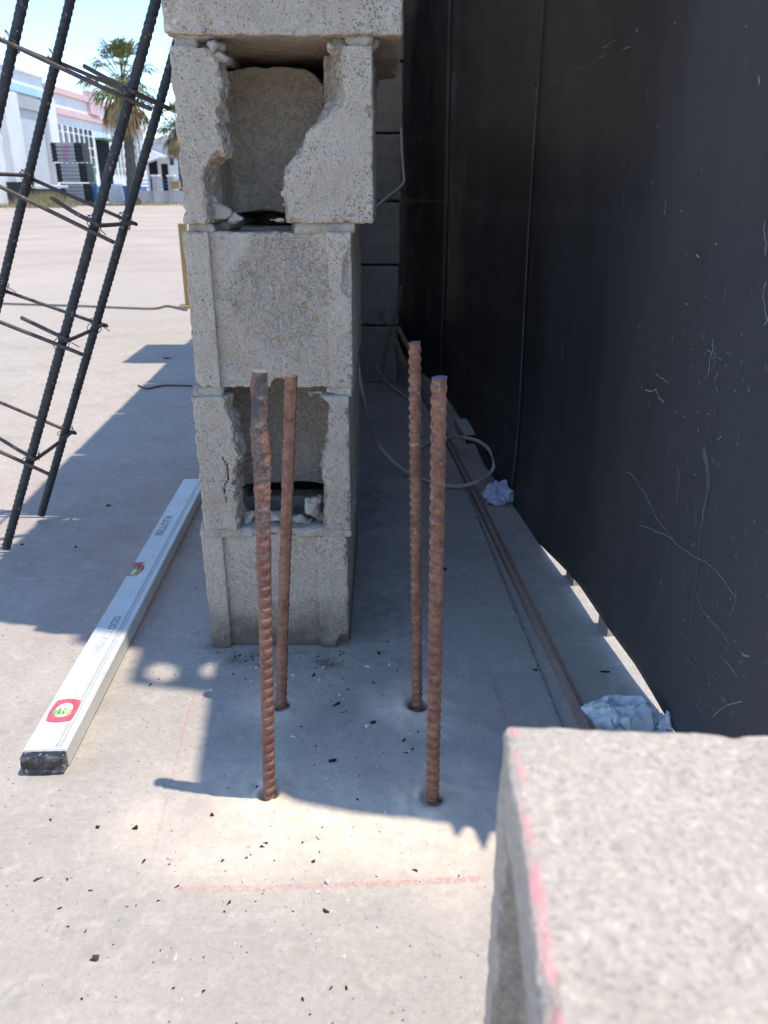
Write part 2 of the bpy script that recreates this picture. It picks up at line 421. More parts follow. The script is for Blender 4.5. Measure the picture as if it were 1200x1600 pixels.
M['stirrup'] = f_rust('brown_wire_rod', ((0.07, 0.050, 0.045), (0.12, 0.085, 0.075), (0.19, 0.14, 0.12)), rough=0.55)
M['cut'] = simple('sawn_steel_end', (0.30, 0.30, 0.31), 0.45, 0.5, 0.6, 0.25, 300)
M['wire'] = simple('tie_wire', (0.07, 0.06, 0.055), 0.5, 0.4, 0.6)
def f_gate():
    t = NT('black_painted_sheet')
    st = t.noise(5, 5, 0.6, vec=t.map((1, 1, 0.12))); d = t.noise(60, 5, 0.65)
    z = t.xyz()[2]
    c = t.mix(t.ramp(st, 0.35, 0.7), (0.042, 0.040, 0.039), (0.072, 0.070, 0.068))
    # grey-brown splash dirt low down
    lo = t.math('MULTIPLY', t.ramp(t.math('ADD', z, t.math('MULTIPLY', t.math('SUBTRACT', t.noise(6, 5, vec=t.map((1, 1, 0.3))), 0.5), 0.5)), 0.0, 0.33, 1, 0), t.ramp(d, 0.3, 0.7, 0.25, 1.0))
    c = t.mix(t.math('MULTIPLY', lo, 0.5), c, (0.10, 0.085, 0.072))
    hz = t.ramp(t.noise(2.2, 5, 0.6, vec=t.map((1, 1, 0.4), loc=(4, 2, 1))), 0.45, 0.7)
    c = t.mix(t.math('MULTIPLY', hz, 0.45), c, (0.10, 0.10, 0.102))
    vd = t.vor(55); vr = t.xyz(t.vor(55, out=1))[0]
    fl = t.math('MULTIPLY', t.math('LESS_THAN', vd, 0.07), t.math('GREATER_THAN', vr, 0.90))
    c = t.mix(t.math('MULTIPLY', fl, 0.6), c, (0.42, 0.43, 0.45))
    sc = t.noise(26, 3, 0.5, vec=t.map((6, 6, 0.6)))
    c = t.mix(t.ramp(sc, 0.70, 0.80, 0, 0.3), c, (0.2, 0.2, 0.205))
    ro = t.math('ADD', t.ramp(t.noise(9, 5, 0.65), 0.3, 0.7, 0.28, 0.48), t.math('MULTIPLY', lo, 0.35))
    return t.fin(c, ro, 0.22, 0, t.bump(t.noise(3.5, 3, vec=t.map((1, 1, 0.35))), 0.35, 0.02))
M['gate'] = f_gate()
M['seam'] = simple('highlighted_black_seam', (0.10, 0.10, 0.105), 0.4, 0.4, 0.0, 0.4, 20)  # lighter than the sheet: the seam's edge highlight put into the colour
M['gate_frame'] = simple('black_steel_tube', (0.02, 0.02, 0.022), 0.5, 0.4)
M['scratch'] = simple('pale_scratch', (0.26, 0.265, 0.27), 0.7, 0.2, 0, 0.35, 90)
M['drip'] = simple('grey_drip', (0.11, 0.112, 0.115), 0.6, 0.3, 0, 0.3, 60)
def f_level():
    t = NT('white_anodised_profile')
    c = t.mix(t.ramp(t.noise(14, 5, 0.6), 0.3, 0.7), (0.56, 0.545, 0.49), (0.62, 0.61, 0.56))
    c = t.mix(t.ramp(t.noise(55, 5, 0.7), 0.60, 0.72, 0, 0.5), c, (0.36, 0.32, 0.27))
    c = t.mix(t.ramp(t.noise(40, 3, 0.5, vec=t.map((5, 0.35, 1), rot=(0, 0, 0.12))), 0.68, 0.73, 0, 0.5), c, (0.30, 0.29, 0.27))
    return t.fin(c, t.ramp(t.noise(30, 4), 0.3, 0.7, 0.3, 0.55), 0.4, 0, t.bump(t.noise(120, 3), 0.08, 0.002))
M['level'] = f_level()
M['level_line'] = simple('grey_scribed_line', (0.34, 0.34, 0.32), 0.5, 0.3, 0, 0.2, 60)
M['print'] = simple('grey_print', (0.17, 0.20, 0.24), 0.5, 0.3, 0, 0.25, 90)
M['print_faint'] = simple('faint_grey_print', (0.33, 0.34, 0.34), 0.5, 0.3, 0, 0.2, 90)
M['red_plastic'] = simple('red_plastic', (0.58, 0.10, 0.13), 0.4, 0.5, 0, 0.3, 90)
def f_vial():
    t = NT('green_vial_glass')
    c = t.mix(t.ramp(t.noise(60, 2), 0.4, 0.6), (0.25, 0.55, 0.10), (0.52, 0.68, 0.30))
    t.fin(c, 0.08, 0.7); return t.m
M['vial'] = f_vial()
M['vial_clear'] = simple('clear_vial_body', (0.62, 0.64, 0.56), 0.1, 0.7, 0, 0.12, 90)
def f_cap():
    t = NT('scuffed_black_cap'); a = t.noise(55, 5, 0.7); b = t.noise(140, 4)
    c = t.mix(t.ramp(a, 0.45, 0.62), (0.022, 0.022, 0.022), (0.13, 0.12, 0.11))
    c = t.mix(t.ramp(b, 0.6, 0.7, 0, 0.8), c, (0.42, 0.38, 0.34))
    return t.fin(c, 0.35, 0.5, 0, t.bump(a, 0.6, 0.003))
M['cap'] = f_cap()
M['cable'] = simple('pale_grey_cable', (0.56, 0.49, 0.40), 0.55, 0.3, 0, 0.15, 40)
M['chalk'] = None
def f_chalk():
    t = NT('red_chalk'); n = t.ramp(t.noise(300, 4, 0.7), 0.44, 0.68, 0.0, 0.55)
    a = t.attr('fade')
    al = t.math('MULTIPLY', n, a)
    tr = t.n('ShaderNodeBsdfTransparent')
    t.fin((0.80, 0.22, 0.24), 0.95, 0.05)
    ms = t.t.nodes.new('ShaderNodeMixShader')
    t.t.links.new(al, ms.inputs[0]); t.t.links.new(tr, ms.inputs[1]); t.t.links.new(t.b.outputs[0], ms.inputs[2])
    t.t.links.new(ms.outputs[0], t.out.inputs[0]); return t.m
M['chalk'] = f_chalk()
M['chip_dark'] = simple('dark_burnt_chip', (0.030, 0.022, 0.018), 0.7, 0.3, 0, 0.3, 200)
M['chip_brown'] = simple('rust_scale_chip', (0.085, 0.045, 0.03), 0.7, 0.3, 0, 0.3, 200)
M['chip_pale'] = simple('pale_mortar_chip', (0.60, 0.555, 0.49), 0.9, 0.1, 0, 0.15, 200)
M['stone'] = simple('grey_stone', (0.16, 0.15, 0.14), 0.9, 0.2, 0, 0.3, 90, 0.5)
def f_plastic(name, col, ink):
    t = NT(name); n = t.noise(40, 3)
    c = t.mix(t.ramp(n, 0.3, 0.7), tuple(x*0.88 for x in col), col)
    w = t.n('ShaderNodeTexWave', {'Vector': t.map(rot=(0.4, 0.3, 0.9)), 'Scale': 22.0, 'Distortion': 9.0, 'Detail': 2.0}, out=1)
    k = t.math('MULTIPLY', t.math('GREATER_THAN', w, 0.93), t.ramp(t.noise(18, 2), 0.48, 0.54))
    c = t.mix(t.math('MULTIPLY', k, 0.7), c, ink)
    t.fin(c, 0.35, 0.5); t.b.inputs['Transmission Weight'].default_value = 0.0
    return t.m
M['plastic_blue'] = f_plastic('crumpled_lilac_plastic', (0.62, 0.63, 0.76), (0.12, 0.16, 0.36))
M['plastic_bag'] = f_plastic('printed_pale_blue_bag', (0.60, 0.66, 0.65), (0.07, 0.15, 0.24))
M['cardboard'] = simple('pale_cardboard', (0.50, 0.45, 0.38), 0.85, 0.2, 0, 0.12, 40)
M['dark_void'] = simple('carton_inside_shade', (0.012, 0.012, 0.012), 0.7, 0.2)  # flat black: the shade inside the open carton put into the colour
M['wood'] = simple('weathered_wood', (0.34, 0.20, 0.12), 0.8, 0.2, 0, 0.25, 40)
M['dry'] = simple('dry_weed', (0.27, 0.20, 0.13), 0.9, 0.1, 0, 0.3, 60)
M['yellow'] = simple('yellow_paint', (0.33, 0.22, 0.08), 0.5, 0.4)
# background
M['white_wall'] = simple('white_render', (0.70, 0.70, 0.69), 0.9, 0.1, 0, 0.07, 1.2)
M['pink_band'] = simple('pink_paint', (0.66, 0.46, 0.45), 0.9, 0.1, 0, 0.06, 1.5)
M['blue_band'] = simple('pale_blue_paint', (0.42, 0.60, 0.66), 0.9, 0.1, 0, 0.06, 1.5)
M['grey_door'] = simple('grey_roller_door', (0.50, 0.52, 0.52), 0.6, 0.3, 0, 0.05, 2)
M['concrete_far'] = simple('grey_concrete', (0.42, 0.42, 0.42), 0.9, 0.1, 0, 0.1, 2)
M['pane'] = simple('dark_window_glass', (0.04, 0.05, 0.06), 0.15, 0.5)
M['void'] = simple('dark_interior', (0.02, 0.02, 0.022), 0.9, 0.1)
M['green'] = simple('green_paint', (0.05, 0.20, 0.13), 0.6, 0.3)
M['blue'] = simple('blue_paint', (0.05, 0.17, 0.36), 0.5, 0.3)
M['crate_grey'] = simple('grey_plastic_crates', (0.30, 0.31, 0.33), 0.6, 0.3, 0, 0.1, 5)
M['crate_black'] = simple('black_plastic_crates', (0.025, 0.027, 0.03), 0.6, 0.3, 0, 0.1, 5)
M['magenta'] = simple('magenta_label', (0.55, 0.10, 0.30), 0.6, 0.3)
M['white'] = simple('white_sheet', (0.72, 0.72, 0.72), 0.7, 0.2, 0, 0.05, 4)
M['frond'] = simple('green_palm_frond', (0.15, 0.165, 0.055), 0.6, 0.3, 0, 0.4, 1.5)
M['frond_dry'] = simple('dry_palm_frond', (0.36, 0.27, 0.14), 0.85, 0.1, 0, 0.3, 2)
M['trunk'] = simple('palm_trunk', (0.10, 0.09, 0.08), 0.9, 0.1, 0, 0.25, 6, 0.6, 12, 0.03)
M['grass'] = simple('dry_grass', (0.30, 0.25, 0.13), 0.9, 0.1, 0, 0.3, 3)
M['roof_far'] = simple('pale_metal_roof', (0.52, 0.50, 0.47), 0.6, 0.3)

# ------------------------------------------------------------------ ground
REBAR = {'FL': ((420, 1250), [(406, 580), (406, 620), (403, 655), (408, 720), (411, 800), (413, 900), (417, 1060), (420, 1250)]),
         'BL': ((438, 1103), [(455, 587), (453, 650), (450, 740), (446, 860), (442, 980), (438, 1103)]),
         'FR': ((676, 1252), [(686, 590), (684, 760), (681, 960), (678, 1120), (676, 1252)]),
         'BR': ((652, 1103), [(648, 535), (649, 700), (650, 850), (651, 980), (652, 1103)])}
BASE = {k: on_z(*v[0]) for k, v in REBAR.items()}
def ground_h(x, y):
    x = np.asarray(x, float); y = np.asarray(y, float); h = np.zeros_like(x)
    for k, (A, s) in {'FL': (0.0085, 0.028), 'FR': (0.006, 0.028), 'BL': (0.0035, 0.026), 'BR': (0.005, 0.028)}.items():
        b = BASE[k]; dx, dy = x - b.x, y - b.y
        r = np.hypot(dx, dy); r2 = r * (1 + 0.25 * hnoise(x * 40, y * 40, x * 0, 5))
        hole = {'BL': 0.0125, 'BR': 0.0130, 'FR': 0.0105, 'FL': 0.0070}[k]
        m = A * np.exp(-(r2 / s) ** 2) + A * 0.35 * np.exp(-(r2 / (s * 2.2)) ** 2)
        m = m * (1 + 0.35 * hnoise(x * 90, y * 90, x * 0, 9))
        m = np.where(r < hole + 0.006, m * np.clip((r - hole) / 0.006, 0, 1) - 0.022 * np.clip((hole - r) / 0.003, 0, 1), m)
        h = np.maximum(h, m) if k != 'zz' else h
        h = np.where(r < hole, np.minimum(h, -0.02 * np.clip((hole - r) / 0.003, 0, 1)), h)
    near = np.exp(-((np.hypot(x, y - 0.8)) / 1.2) ** 2)
    h = h + near * (0.0011 * hnoise(x * 9, y * 9, x * 0, 2) + 0.0006 * hnoise(x * 35, y * 35, x * 0, 3))
    return h
def gh(x, y): return float(ground_h(np.array([x]), np.array([y]))[0])
def make_ground():
    def spread(a, b, lo, hi, step, coarse, lim_lo, lim_hi):
        s = list(np.arange(a, b, step)); v = b; st = step
        while v < lim_hi:
            s.append(v); st = min(st * 1.18, coarse) if v < hi else st * 1.35
            v += st
        s.append(lim_hi); v = a; st = step; l = []
        while v > lim_lo:
            st = min(st * 1.18, coarse) if v > lo else st * 1.35
            v -= st; l.append(max(v, lim_lo))
        return np.array(sorted(set(np.round(l + s, 5))))
    xs = spread(-0.30, 0.16, -1.6, 1.2, 0.003, 0.03, -900, 900)
    ys = spread(0.58, 0.95, -0.3, 5.0, 0.003, 0.03, -60, 1500)
    X, Y = np.meshgrid(xs, ys, indexing='ij')
    Z = ground_h(X, Y)
    V = np.stack([X.ravel(), Y.ravel(), Z.ravel()], 1)
    nx, ny = len(xs), len(ys); i, j = np.meshgrid(np.arange(nx-1), np.arange(ny-1), indexing='ij')
    a = (i * ny + j).ravel(); Q = np.stack([a, a + ny, a + ny + 1, a + 1], 1)
    me = np_mesh('ground', V, Q)
    x, y = V[:, 0], V[:, 1]
    dust = np.zeros(len(V))
    for k, (s, A) in {'FL': (0.085, 1.0), 'FR': (0.08, 1.0), 'BL': (0.045, 0.8), 'BR': (0.06, 1.0)}.items():
        b = BASE[k]; r = np.hypot(x - b.x, (y - b.y)) * (1 + 0.3 * hnoise(x * 22, y * 22, x * 0, 4))
        dust = np.maximum(dust, A * np.exp(-(r / s) ** 2))
    # sweep of drilling dust in front of the bars
    c = on_z(545, 1295); r = np.hypot((x - c.x) / 0.21, (y - c.y) / 0.075) * (1 + 0.3 * hnoise(x * 15, y * 15, x * 0, 6))
    dust = np.maximum(dust, 1.0 * np.exp(-r ** 2))
    dust *= np.hypot(x - BASE['BL'].x, y - BASE['BL'].y) > 0.011
    pink = np.zeros(len(V))
    for (px, py, s, A) in ((215, 850, 0.16, 1.0), (290, 760, 0.18, 0.9), (150, 950, 0.10, 0.8), (100, 770, 0.22, 0.45), (330, 870, 0.14, 0.4), (640, 1040, 0.06, 0.2)):
        c = on_z(px, py); pink = np.maximum(pink, A * np.exp(-((x-c.x)**2 + (y-c.y)**2) / s**2))
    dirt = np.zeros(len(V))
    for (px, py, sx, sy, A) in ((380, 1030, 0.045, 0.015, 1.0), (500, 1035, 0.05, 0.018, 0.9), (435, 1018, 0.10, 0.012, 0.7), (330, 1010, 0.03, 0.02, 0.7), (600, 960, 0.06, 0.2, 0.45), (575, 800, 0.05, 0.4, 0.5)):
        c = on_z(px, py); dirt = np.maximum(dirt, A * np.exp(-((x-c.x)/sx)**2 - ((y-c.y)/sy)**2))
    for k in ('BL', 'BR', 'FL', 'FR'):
        r = np.hypot(x - BASE[k].x, y - BASE[k].y); dirt = np.maximum(dirt, 1.6 * (r < {'BL': 0.0120, 'BR': 0.0125, 'FR': 0.0098, 'FL': 0.004}[k]))  # drilled holes darkened as well: their shade put into the colour
    yard = np.clip((np.hypot(x, y) - 3.0) / 5.0, 0, 1)
    for n, d in (('dust', dust), ('pink', pink), ('dirt', dirt), ('yard', yard)):
        at = me.attributes.new(n, 'FLOAT', 'POINT'); at.data.foreach_set('value', d.astype(np.float32))
    o = link('ground', me, M['ground']); tag(o, kind='structure'); return o
make_ground()

# ------------------------------------------------------------------ pillar of broken blocks
DF = on_z(435, 1012).y
def zat(py): return on_y(435, py, DF).z
ZC = [0.0, zat(828), zat(607), zat(349), zat(56), zat(56) + 0.198]     # foot of each course
def xat(px, py): return on_y(px, py, DF).x
pillar = empty('block_pillar', (-0.15, DF + 0.2, 0))
tag(pillar, 'pale porous concrete block pillar with broken hollow ends, behind the rusty bars', 'pillar')
def P_local(o_x, o_z, pts):      # photo outline -> block local x, z
    out = []
    for px, py in pts:
        q = on_y(px, py, DF); out.append((q.x - o_x, q.z - o_z))
    return out
def add_block(name, me, m, x, y, z, rz=0.0, parent=pillar):
    o = link(name, me, m, None)
    o.parent = parent; o.matrix_parent_inverse = Matrix.Identity(4)
    pl = parent.location
    o.location = (x - pl[0], y - pl[1], z - pl[2]); o.rotation_euler = (0, 0, rz)
    return o
JN = 0.010
def cells(Fd, X, Y, Z, w, n3, t=0.032, front=0.034, web=0.155, webt=0.034, d=0.4):
    """two through-going hollow cells"""
    c1 = box_sd(X, Y, Z, (-w/2 + t, front, -1), (w/2 - t, web, 1), 0.012)
    c2 = box_sd(X, Y, Z, (-w/2 + t, web + webt, -1), (w/2 - t, d - t, 1), 0.012)
    return np.maximum(Fd, -np.minimum(c1, c2) - 0.0006 * n3)
def carve_recess(w, lfl, rfl, dep, bites=()):
    def f(Fd, X, Y, Z, n1, n2, n3, rng):
        # shallow trough between two flanges on the end face, flared sides
        a = (X - (-w/2 + lfl)) * 0.75 ; b = ((w/2 - rfl) - X) * 0.75
        tr = np.minimum(np.minimum(a, b), dep - Y + 0.0012 * n2 + 0.001 * n1)
        Fd = np.maximum(Fd, tr)
        for (x, z, r, dy) in bites:
            s = np.sqrt((X-x)**2 + ((Y)*1.3)**2 + ((Z-z)*0.6)**2) - r + 0.004 * n2 + 0.002 * n3
            Fd = np.maximum(Fd, -s)
        return cells(Fd, X, Y, Z, w, n3)
    return f
# course 1
def course(i, pxl, pxr, py):
    x0, x1 = xat(pxl, py), xat(pxr, py)
    return (x0 + x1) / 2, x1 - x0, ZC[i], ZC[i+1] - ZC[i] - JN
x, w, z, h = course(0, 322, 544, 920)
h1 = h
add_block('block', block_mesh('block_course', w, 0.4, h, seed=11, carve=carve_recess(w, 0.030, 0.042, 0.007, [(w/2, 0.0, 0.016, 0)])), M['block_foot'], x, DF, z)
# course 2, front shell knocked out
x, w, z, h = course(1, 308, 547, 715)
hole2 = P_local(x, z, [(357, 617), (357, 641), (362, 655), (366, 663), (371, 691), (376, 713), (371, 729), (369, 754), (373, 772), (374, 791), (377, 840),
                       (505, 840), (507, 791), (508, 766), (503, 735), (507, 710), (509, 663), (514, 638), (508, 629), (499, 622), (480, 619), (474, 600), (464, 596), (446, 590), (421, 590), (410, 600), (374, 610)])
def carve2(Fd, X, Y, Z, n1, n2, n3, rng):
    sd = poly_sd(X[:, 0, :], Z[:, 0, :], hole2)[:, None, :]
    n4 = gnoise(X.shape, 0.0022, 0.0047, rng)
    sub = np.maximum(sd - 0.003 + 0.0026 * n4 + Y * 0.12 + 0.0030 * np.abs(n2) - 0.001 + 0.0034 * n3 + 0.002 * n1, Y - 0.06)
    Fd = np.maximum(Fd, -sub)
    # hairline crack in the left flange
    lx = hole2[4][0] - 0.021 + 0.006 * n1 + 0.004 * n2
    cr = np.maximum(np.maximum(np.abs(X - lx) - 0.0011, np.abs(Z - 0.075) - 0.034), Y - 0.01)
    Fd = np.maximum(Fd, -cr)
    Fd = cells(Fd, X, Y, Z, w2, n3, t=0.030, front=0.036, web=0.135)
    low = np.maximum(np.maximum(np.abs(Y - 0.15) - 0.025, Z - 0.019 + 0.006 * n1), np.abs(X) - w2/2 + 0.03)
    return np.maximum(Fd, -low)
w2 = w
add_block('block', block_mesh('block_course', w, 0.4, h, seed=22, carve=carve2), M['block'], x, DF - 0.002, z)
X2, Z2, W2 = x, z, w
# course 3
x, w, z, h = course(2, 295, 550, 475)
def carve3(Fd, X, Y, Z, n1, n2, n3, rng):
    Fd = carve_recess(w3, 0.031, 0.030, 0.0085, [(w3/2 - 0.002, 0.135, 0.012, 0), (w3/2, 0.155, 0.010, 0)])(Fd, X, Y, Z, n1, n2, n3, rng)
    # rough pulled-out middle and knocked notch at the foot
    rr = np.sqrt(((X - 0.012) / 0.066)**2 + ((Z - 0.125) / 0.080)**2) + 0.25 * n1
    mk = np.clip((1.15 - rr) / 0.4, 0, 1) * (Y < 0.03)
    Fd = Fd + mk * (0.0010 + 0.0018 * n2 + 0.0022 * n3)
    nt = np.sqrt((X - n3x)**2 + (Z - 0.0)**2) - 0.011 + 0.002 * n2
    return np.maximum(Fd, -np.maximum(nt, Y - 0.06))
w3 = w; n3x = xat(435, 600) - x
add_block('block', block_mesh('block_course', w, 0.4, h, seed=33, carve=carve3), M['block_mid'], x, DF, z)
# course 4, wider block, big ragged hole
x, w, z, h = course(3, 277, 583, 205)
hole4 = P_local(x, z, [(328, 30), (330, 66), (338, 90), (340, 105), (345, 130), (345, 150), (341, 175), (342, 195), (350, 225), (351, 241), (340, 244), (334, 247), (326, 255), (321, 266), (319, 285), (320, 301), (323, 320), (325, 336), (322, 380),
                       (455, 380), (453, 350), (449, 330), (444, 300), (446, 285), (448, 262), (457, 255), (467, 241), (472, 222), (481, 206), (496, 193), (509, 182), (530, 164), (536, 154), (537, 120), (538, 66), (538, 30)])
def carve4(Fd, X, Y, Z, n1, n2, n3, rng):
    sd = poly_sd(X[:, 0, :], Z[:, 0, :], hole4)[:, None, :]
    n4 = gnoise(X.shape, 0.0022, 0.0047, rng)
    kr = 0.16 + 0.30 * np.clip((X - (xat(490, 150) - x4)) / 0.02, 0, 1)
    sub = np.maximum(sd - 0.001 + 0.0026 * n4 + Y * kr + 0.003 * np.abs(n2) - 0.001 + 0.0034 * n3 + 0.0018 * n1, Y - 0.07)
    Fd = np.maximum(Fd, -sub)
    xl = -w4/2 + 0.034; xr = on_y(513, 150, DF + 0.15).x - x4
    c1 = box_sd(X, Y, Z, (xl, 0.036, -1), (xr, 0.150, 1), 0.012)
    c2 = box_sd(X, Y, Z, (xl, 0.186, -1), (w4/2 - 0.032, 0.368, 1), 0.012)
    Fd = np.maximum(Fd, -np.minimum(c1, c2) - 0.0006 * n3)
    # the web stops short of the course above and has cracked off the side wall
    gap = np.maximum(np.maximum(np.abs(Y - 0.168) - 0.03, (h4 - 0.004 + 0.003 * n2 + 0.004 * n1 - 0.02 * np.clip((X - xr + 0.03) / 0.03, 0, 1)) - Z), np.maximum(xl - X, X - xr))
    crk = np.maximum(np.maximum(np.abs(X - xr + 0.003 + 0.003 * n1 + 0.003 * n2) - 0.0036, 0.09 + 0.02 * n1 - Z), np.abs(Y - 0.16) - 0.035)
    bot = np.maximum(np.maximum(np.abs(Y - 0.168) - 0.03, Z - 0.010 - 0.004 * n2), np.maximum(xl - X, X - xr))
    cr2 = np.maximum(np.maximum(np.abs(X - (xat(435, 330) - x4) + 0.002 * n2) - 0.0012, Z - 0.03), np.abs(Y - 0.15) - 0.02)
    Fd = np.maximum(Fd, -np.minimum(np.minimum(gap, crk), np.minimum(bot, cr2)))
    # raking rough texture on the left flange
    return Fd + np.where(X < -w4/2 + 0.06, 0.0012 * n2 + 0.0008 * n3, 0) * (Y < 0.02)
w4, h4, x4 = w, h, x
add_block('block', block_mesh('block_course', w, 0.4, h, seed=44, carve=carve4), M['block'], x, DF - 0.004, z)
# course 5 and the courses above the frame
x, w, z, h = course(4, 256, 627, 40)
w5 = w
add_block('block', block_mesh('block_course', w, 0.4, h, seed=55, rough=1.3, carve=lambda Fd, X, Y, Z, n1, n2, n3, rng: Fd + 0.0015 * n1), M['block'], x, DF - 0.010, z)
cm = block_mesh('block_course', 0.205, 0.4, 0.187, cell=0.005, seed=66)
for k in range(3):
    add_block('block', cm, M['block'], -0.135 + 0.004 * k, DF, ZC[5] + 0.198 * k)
# bed joints
def mortar_mesh(w, d, t, seed, amp=1.0, gap=None):
    rng = np.random.default_rng(seed); cell = 0.0028; pad = 0.012
    xs = np.arange(-w/2 - pad, w/2 + pad, cell); ys = np.arange(-pad, d + pad, cell); zs = np.arange(-0.009, t + 0.009, cell)
    X, Y, Z = np.meshgrid(xs, ys, zs, indexing='ij'); sh = X.shape
    Fd = box_sd(X, Y, Z, (-w/2, 0, -0.001), (w/2, d, t + 0.001), 0.001)
    lat = np.where((Z > 0) & (Z < t), 1.0, 0.35)
    Fd += lat * amp * (0.004 * gnoise(sh, cell, 0.04, rng) + 0.003 * gnoise(sh, cell, 0.012, rng) + 0.0018 * gnoise(sh, cell, 0.0056, rng))
    Fd = np.maximum(Fd, -box_sd(X, Y, Z, (-w/2 + 0.04, 0.04, -1), (w/2 - 0.04, d - 0.04, 1), 0.01))
    if gap: Fd = np.maximum(Fd, -np.maximum(np.maximum(gap[0] - X, X - gap[1]) + 0.012 * gnoise(sh, cell, 0.02, rng) + 0.005 * gnoise(sh, cell, 0.007, rng), Y - 0.05))
    V, Q = surface_nets(Fd, (xs[0], ys[0], zs[0]), cell); return np_mesh('mortar_bed', V, Q)
for i, (pl, pr, py) in enumerate(((312, 548, 830), (300, 549, 607), (292, 552, 349), (272, 582, 58))):
    xa, xb = xat(pl, py), xat(pr, py)
    add_block('mortar_joint', mortar_mesh(xb - xa, 0.4, JN + 0.002, 70 + i, (1.0, 0.9, 1.0, 1.5)[i], gap=(None, (-0.07, 0.075), (-0.075, 0.03), (-0.085, 0.075))[i]), M['mortar'], (xa + xb) / 2, DF + (0.001, 0.001, 0.007, 0.003)[i], ZC[i+1] - JN - 0.001)
for k in range(3):
    add_block('mortar_joint', mortar_mesh(0.20, 0.4, JN + 0.002, 80, 0.5), M['mortar'], -0.133, DF + 0.004, ZC[5] + 0.198 * k - JN - 0.001)
# mortar pads squeezed under the top course
for (px, py, rx, ry, rz, sd) in ((339, 76, .014, .026, .012, 1), (528, 74, .018, .02, .011, 2), (305, 56, .034, .02, .006, 3), (560, 59, .026, .02, .006, 4), (348, 90, .010, .02, .008, 5)):
    q = on_y(px, py, DF + 0.012)
    add_block('mortar_lump', lump_mesh('mortar_lump', rx, ry, rz, seed=sd + 200, rough=0.5), M['mortar'], q.x, q.y + 0.006, q.z)
# loose rubble lying in the two holes
RUB = [(337, 336, 0.030, .019, .017, .017, 'pale mortar chunk at the left of the upper hole floor'),
       (367, 345, 0.028, .013, .012, .007, 'smaller flat mortar flake right of the chunk in the upper hole'),
       (432, 351, 0.022, .016, .010, .004, 'thin flat crumb beside the right lip of the upper hole'),
       (492, 786, 0.035, .021, .018, .022, 'grey mortar lump in the right corner of the lower hole'),
       (388, 806, 0.028, .018, .018, .012, 'pale mortar lump in the left corner of the lower hole'),
       (432, 800, 0.030, .022, .016, .009, 'mortar crumble in the middle of the lower hole'),
       (470, 804, 0.028, .018, .015, .008, 'mortar crumble left of the grey lump in the lower hole')]
for i, (px, py, dy, rx, ry, rz, lab) in enumerate(RUB):
    q = on_y(px, py, DF + dy)
    zf = ZC[3] if py < 400 else ZC[1]
    o = link('mortar_chunk', lump_mesh('mortar_chunk', rx, ry, rz, seed=300 + i, rough=0.55), M['mortar'], None, (q.x, q.y, zf + rz * 0.75))
    tag(o, lab, 'rubble', 'mortar rubble in the broken blocks')

# ------------------------------------------------------------------ wall behind and rear pier
wall = empty('block_wall', (-0.25, 1.45, 0)); tag(wall, 'grey concrete block wall in shade behind the pillar, beside the black gate', 'wall')
wdir = Vector((-0.047, 1.0, 0)).normalized(); wrz = math.atan2(-wdir.x, wdir.y)
bm1 = block_mesh('wall_block', 0.2, 0.392, 0.19, cell=0.006, seed=91)
for c in range(8):
    n0 = 0 if c % 2 == 0 else -0.2
    for k in range(9):
        s = 0.02 + k * 0.4 + (n0 + 0.2 if c % 2 else 0)
        if c % 2 and k == 8: continue
        q = Vector((-0.197, 1.42, 0)) + wdir * s
        add_block('block', bm1, M['block_grey'], q.x, q.y, 0.199 * c, wrz, wall)
pier_y = 2.74
bm2 = [block_mesh('wall_block', 0.25, 0.392, 0.193, cell=0.004, seed=95 + s) for s in range(3)]
xr = on_y(624, 300, pier_y).x
PZ = [on_y(600, y, pier_y).z for y in (598, 507, 418, 328, 235, 136, 42)]
for c in range(9):
    zc = PZ[c] if c < len(PZ) else PZ[-1] + 0.199 * (c - len(PZ) + 1)
    zc = max(zc, 0.0) if c else 0.0
    add_block('block', bm2[c % 3], M['block_grey'], xr - 0.128 + 0.003 * c, pier_y + 0.004 * ((c * 7) % 3), 0.199 * c + 0.001, 0, wall)
tb = link('concrete_block', bm1, None, None, (-0.387, 2.98, 1.585), (0, 0, 0.03))
tag(tb, 'loose grey concrete block lying askew on top of the rear wall, outside the frame', 'block')

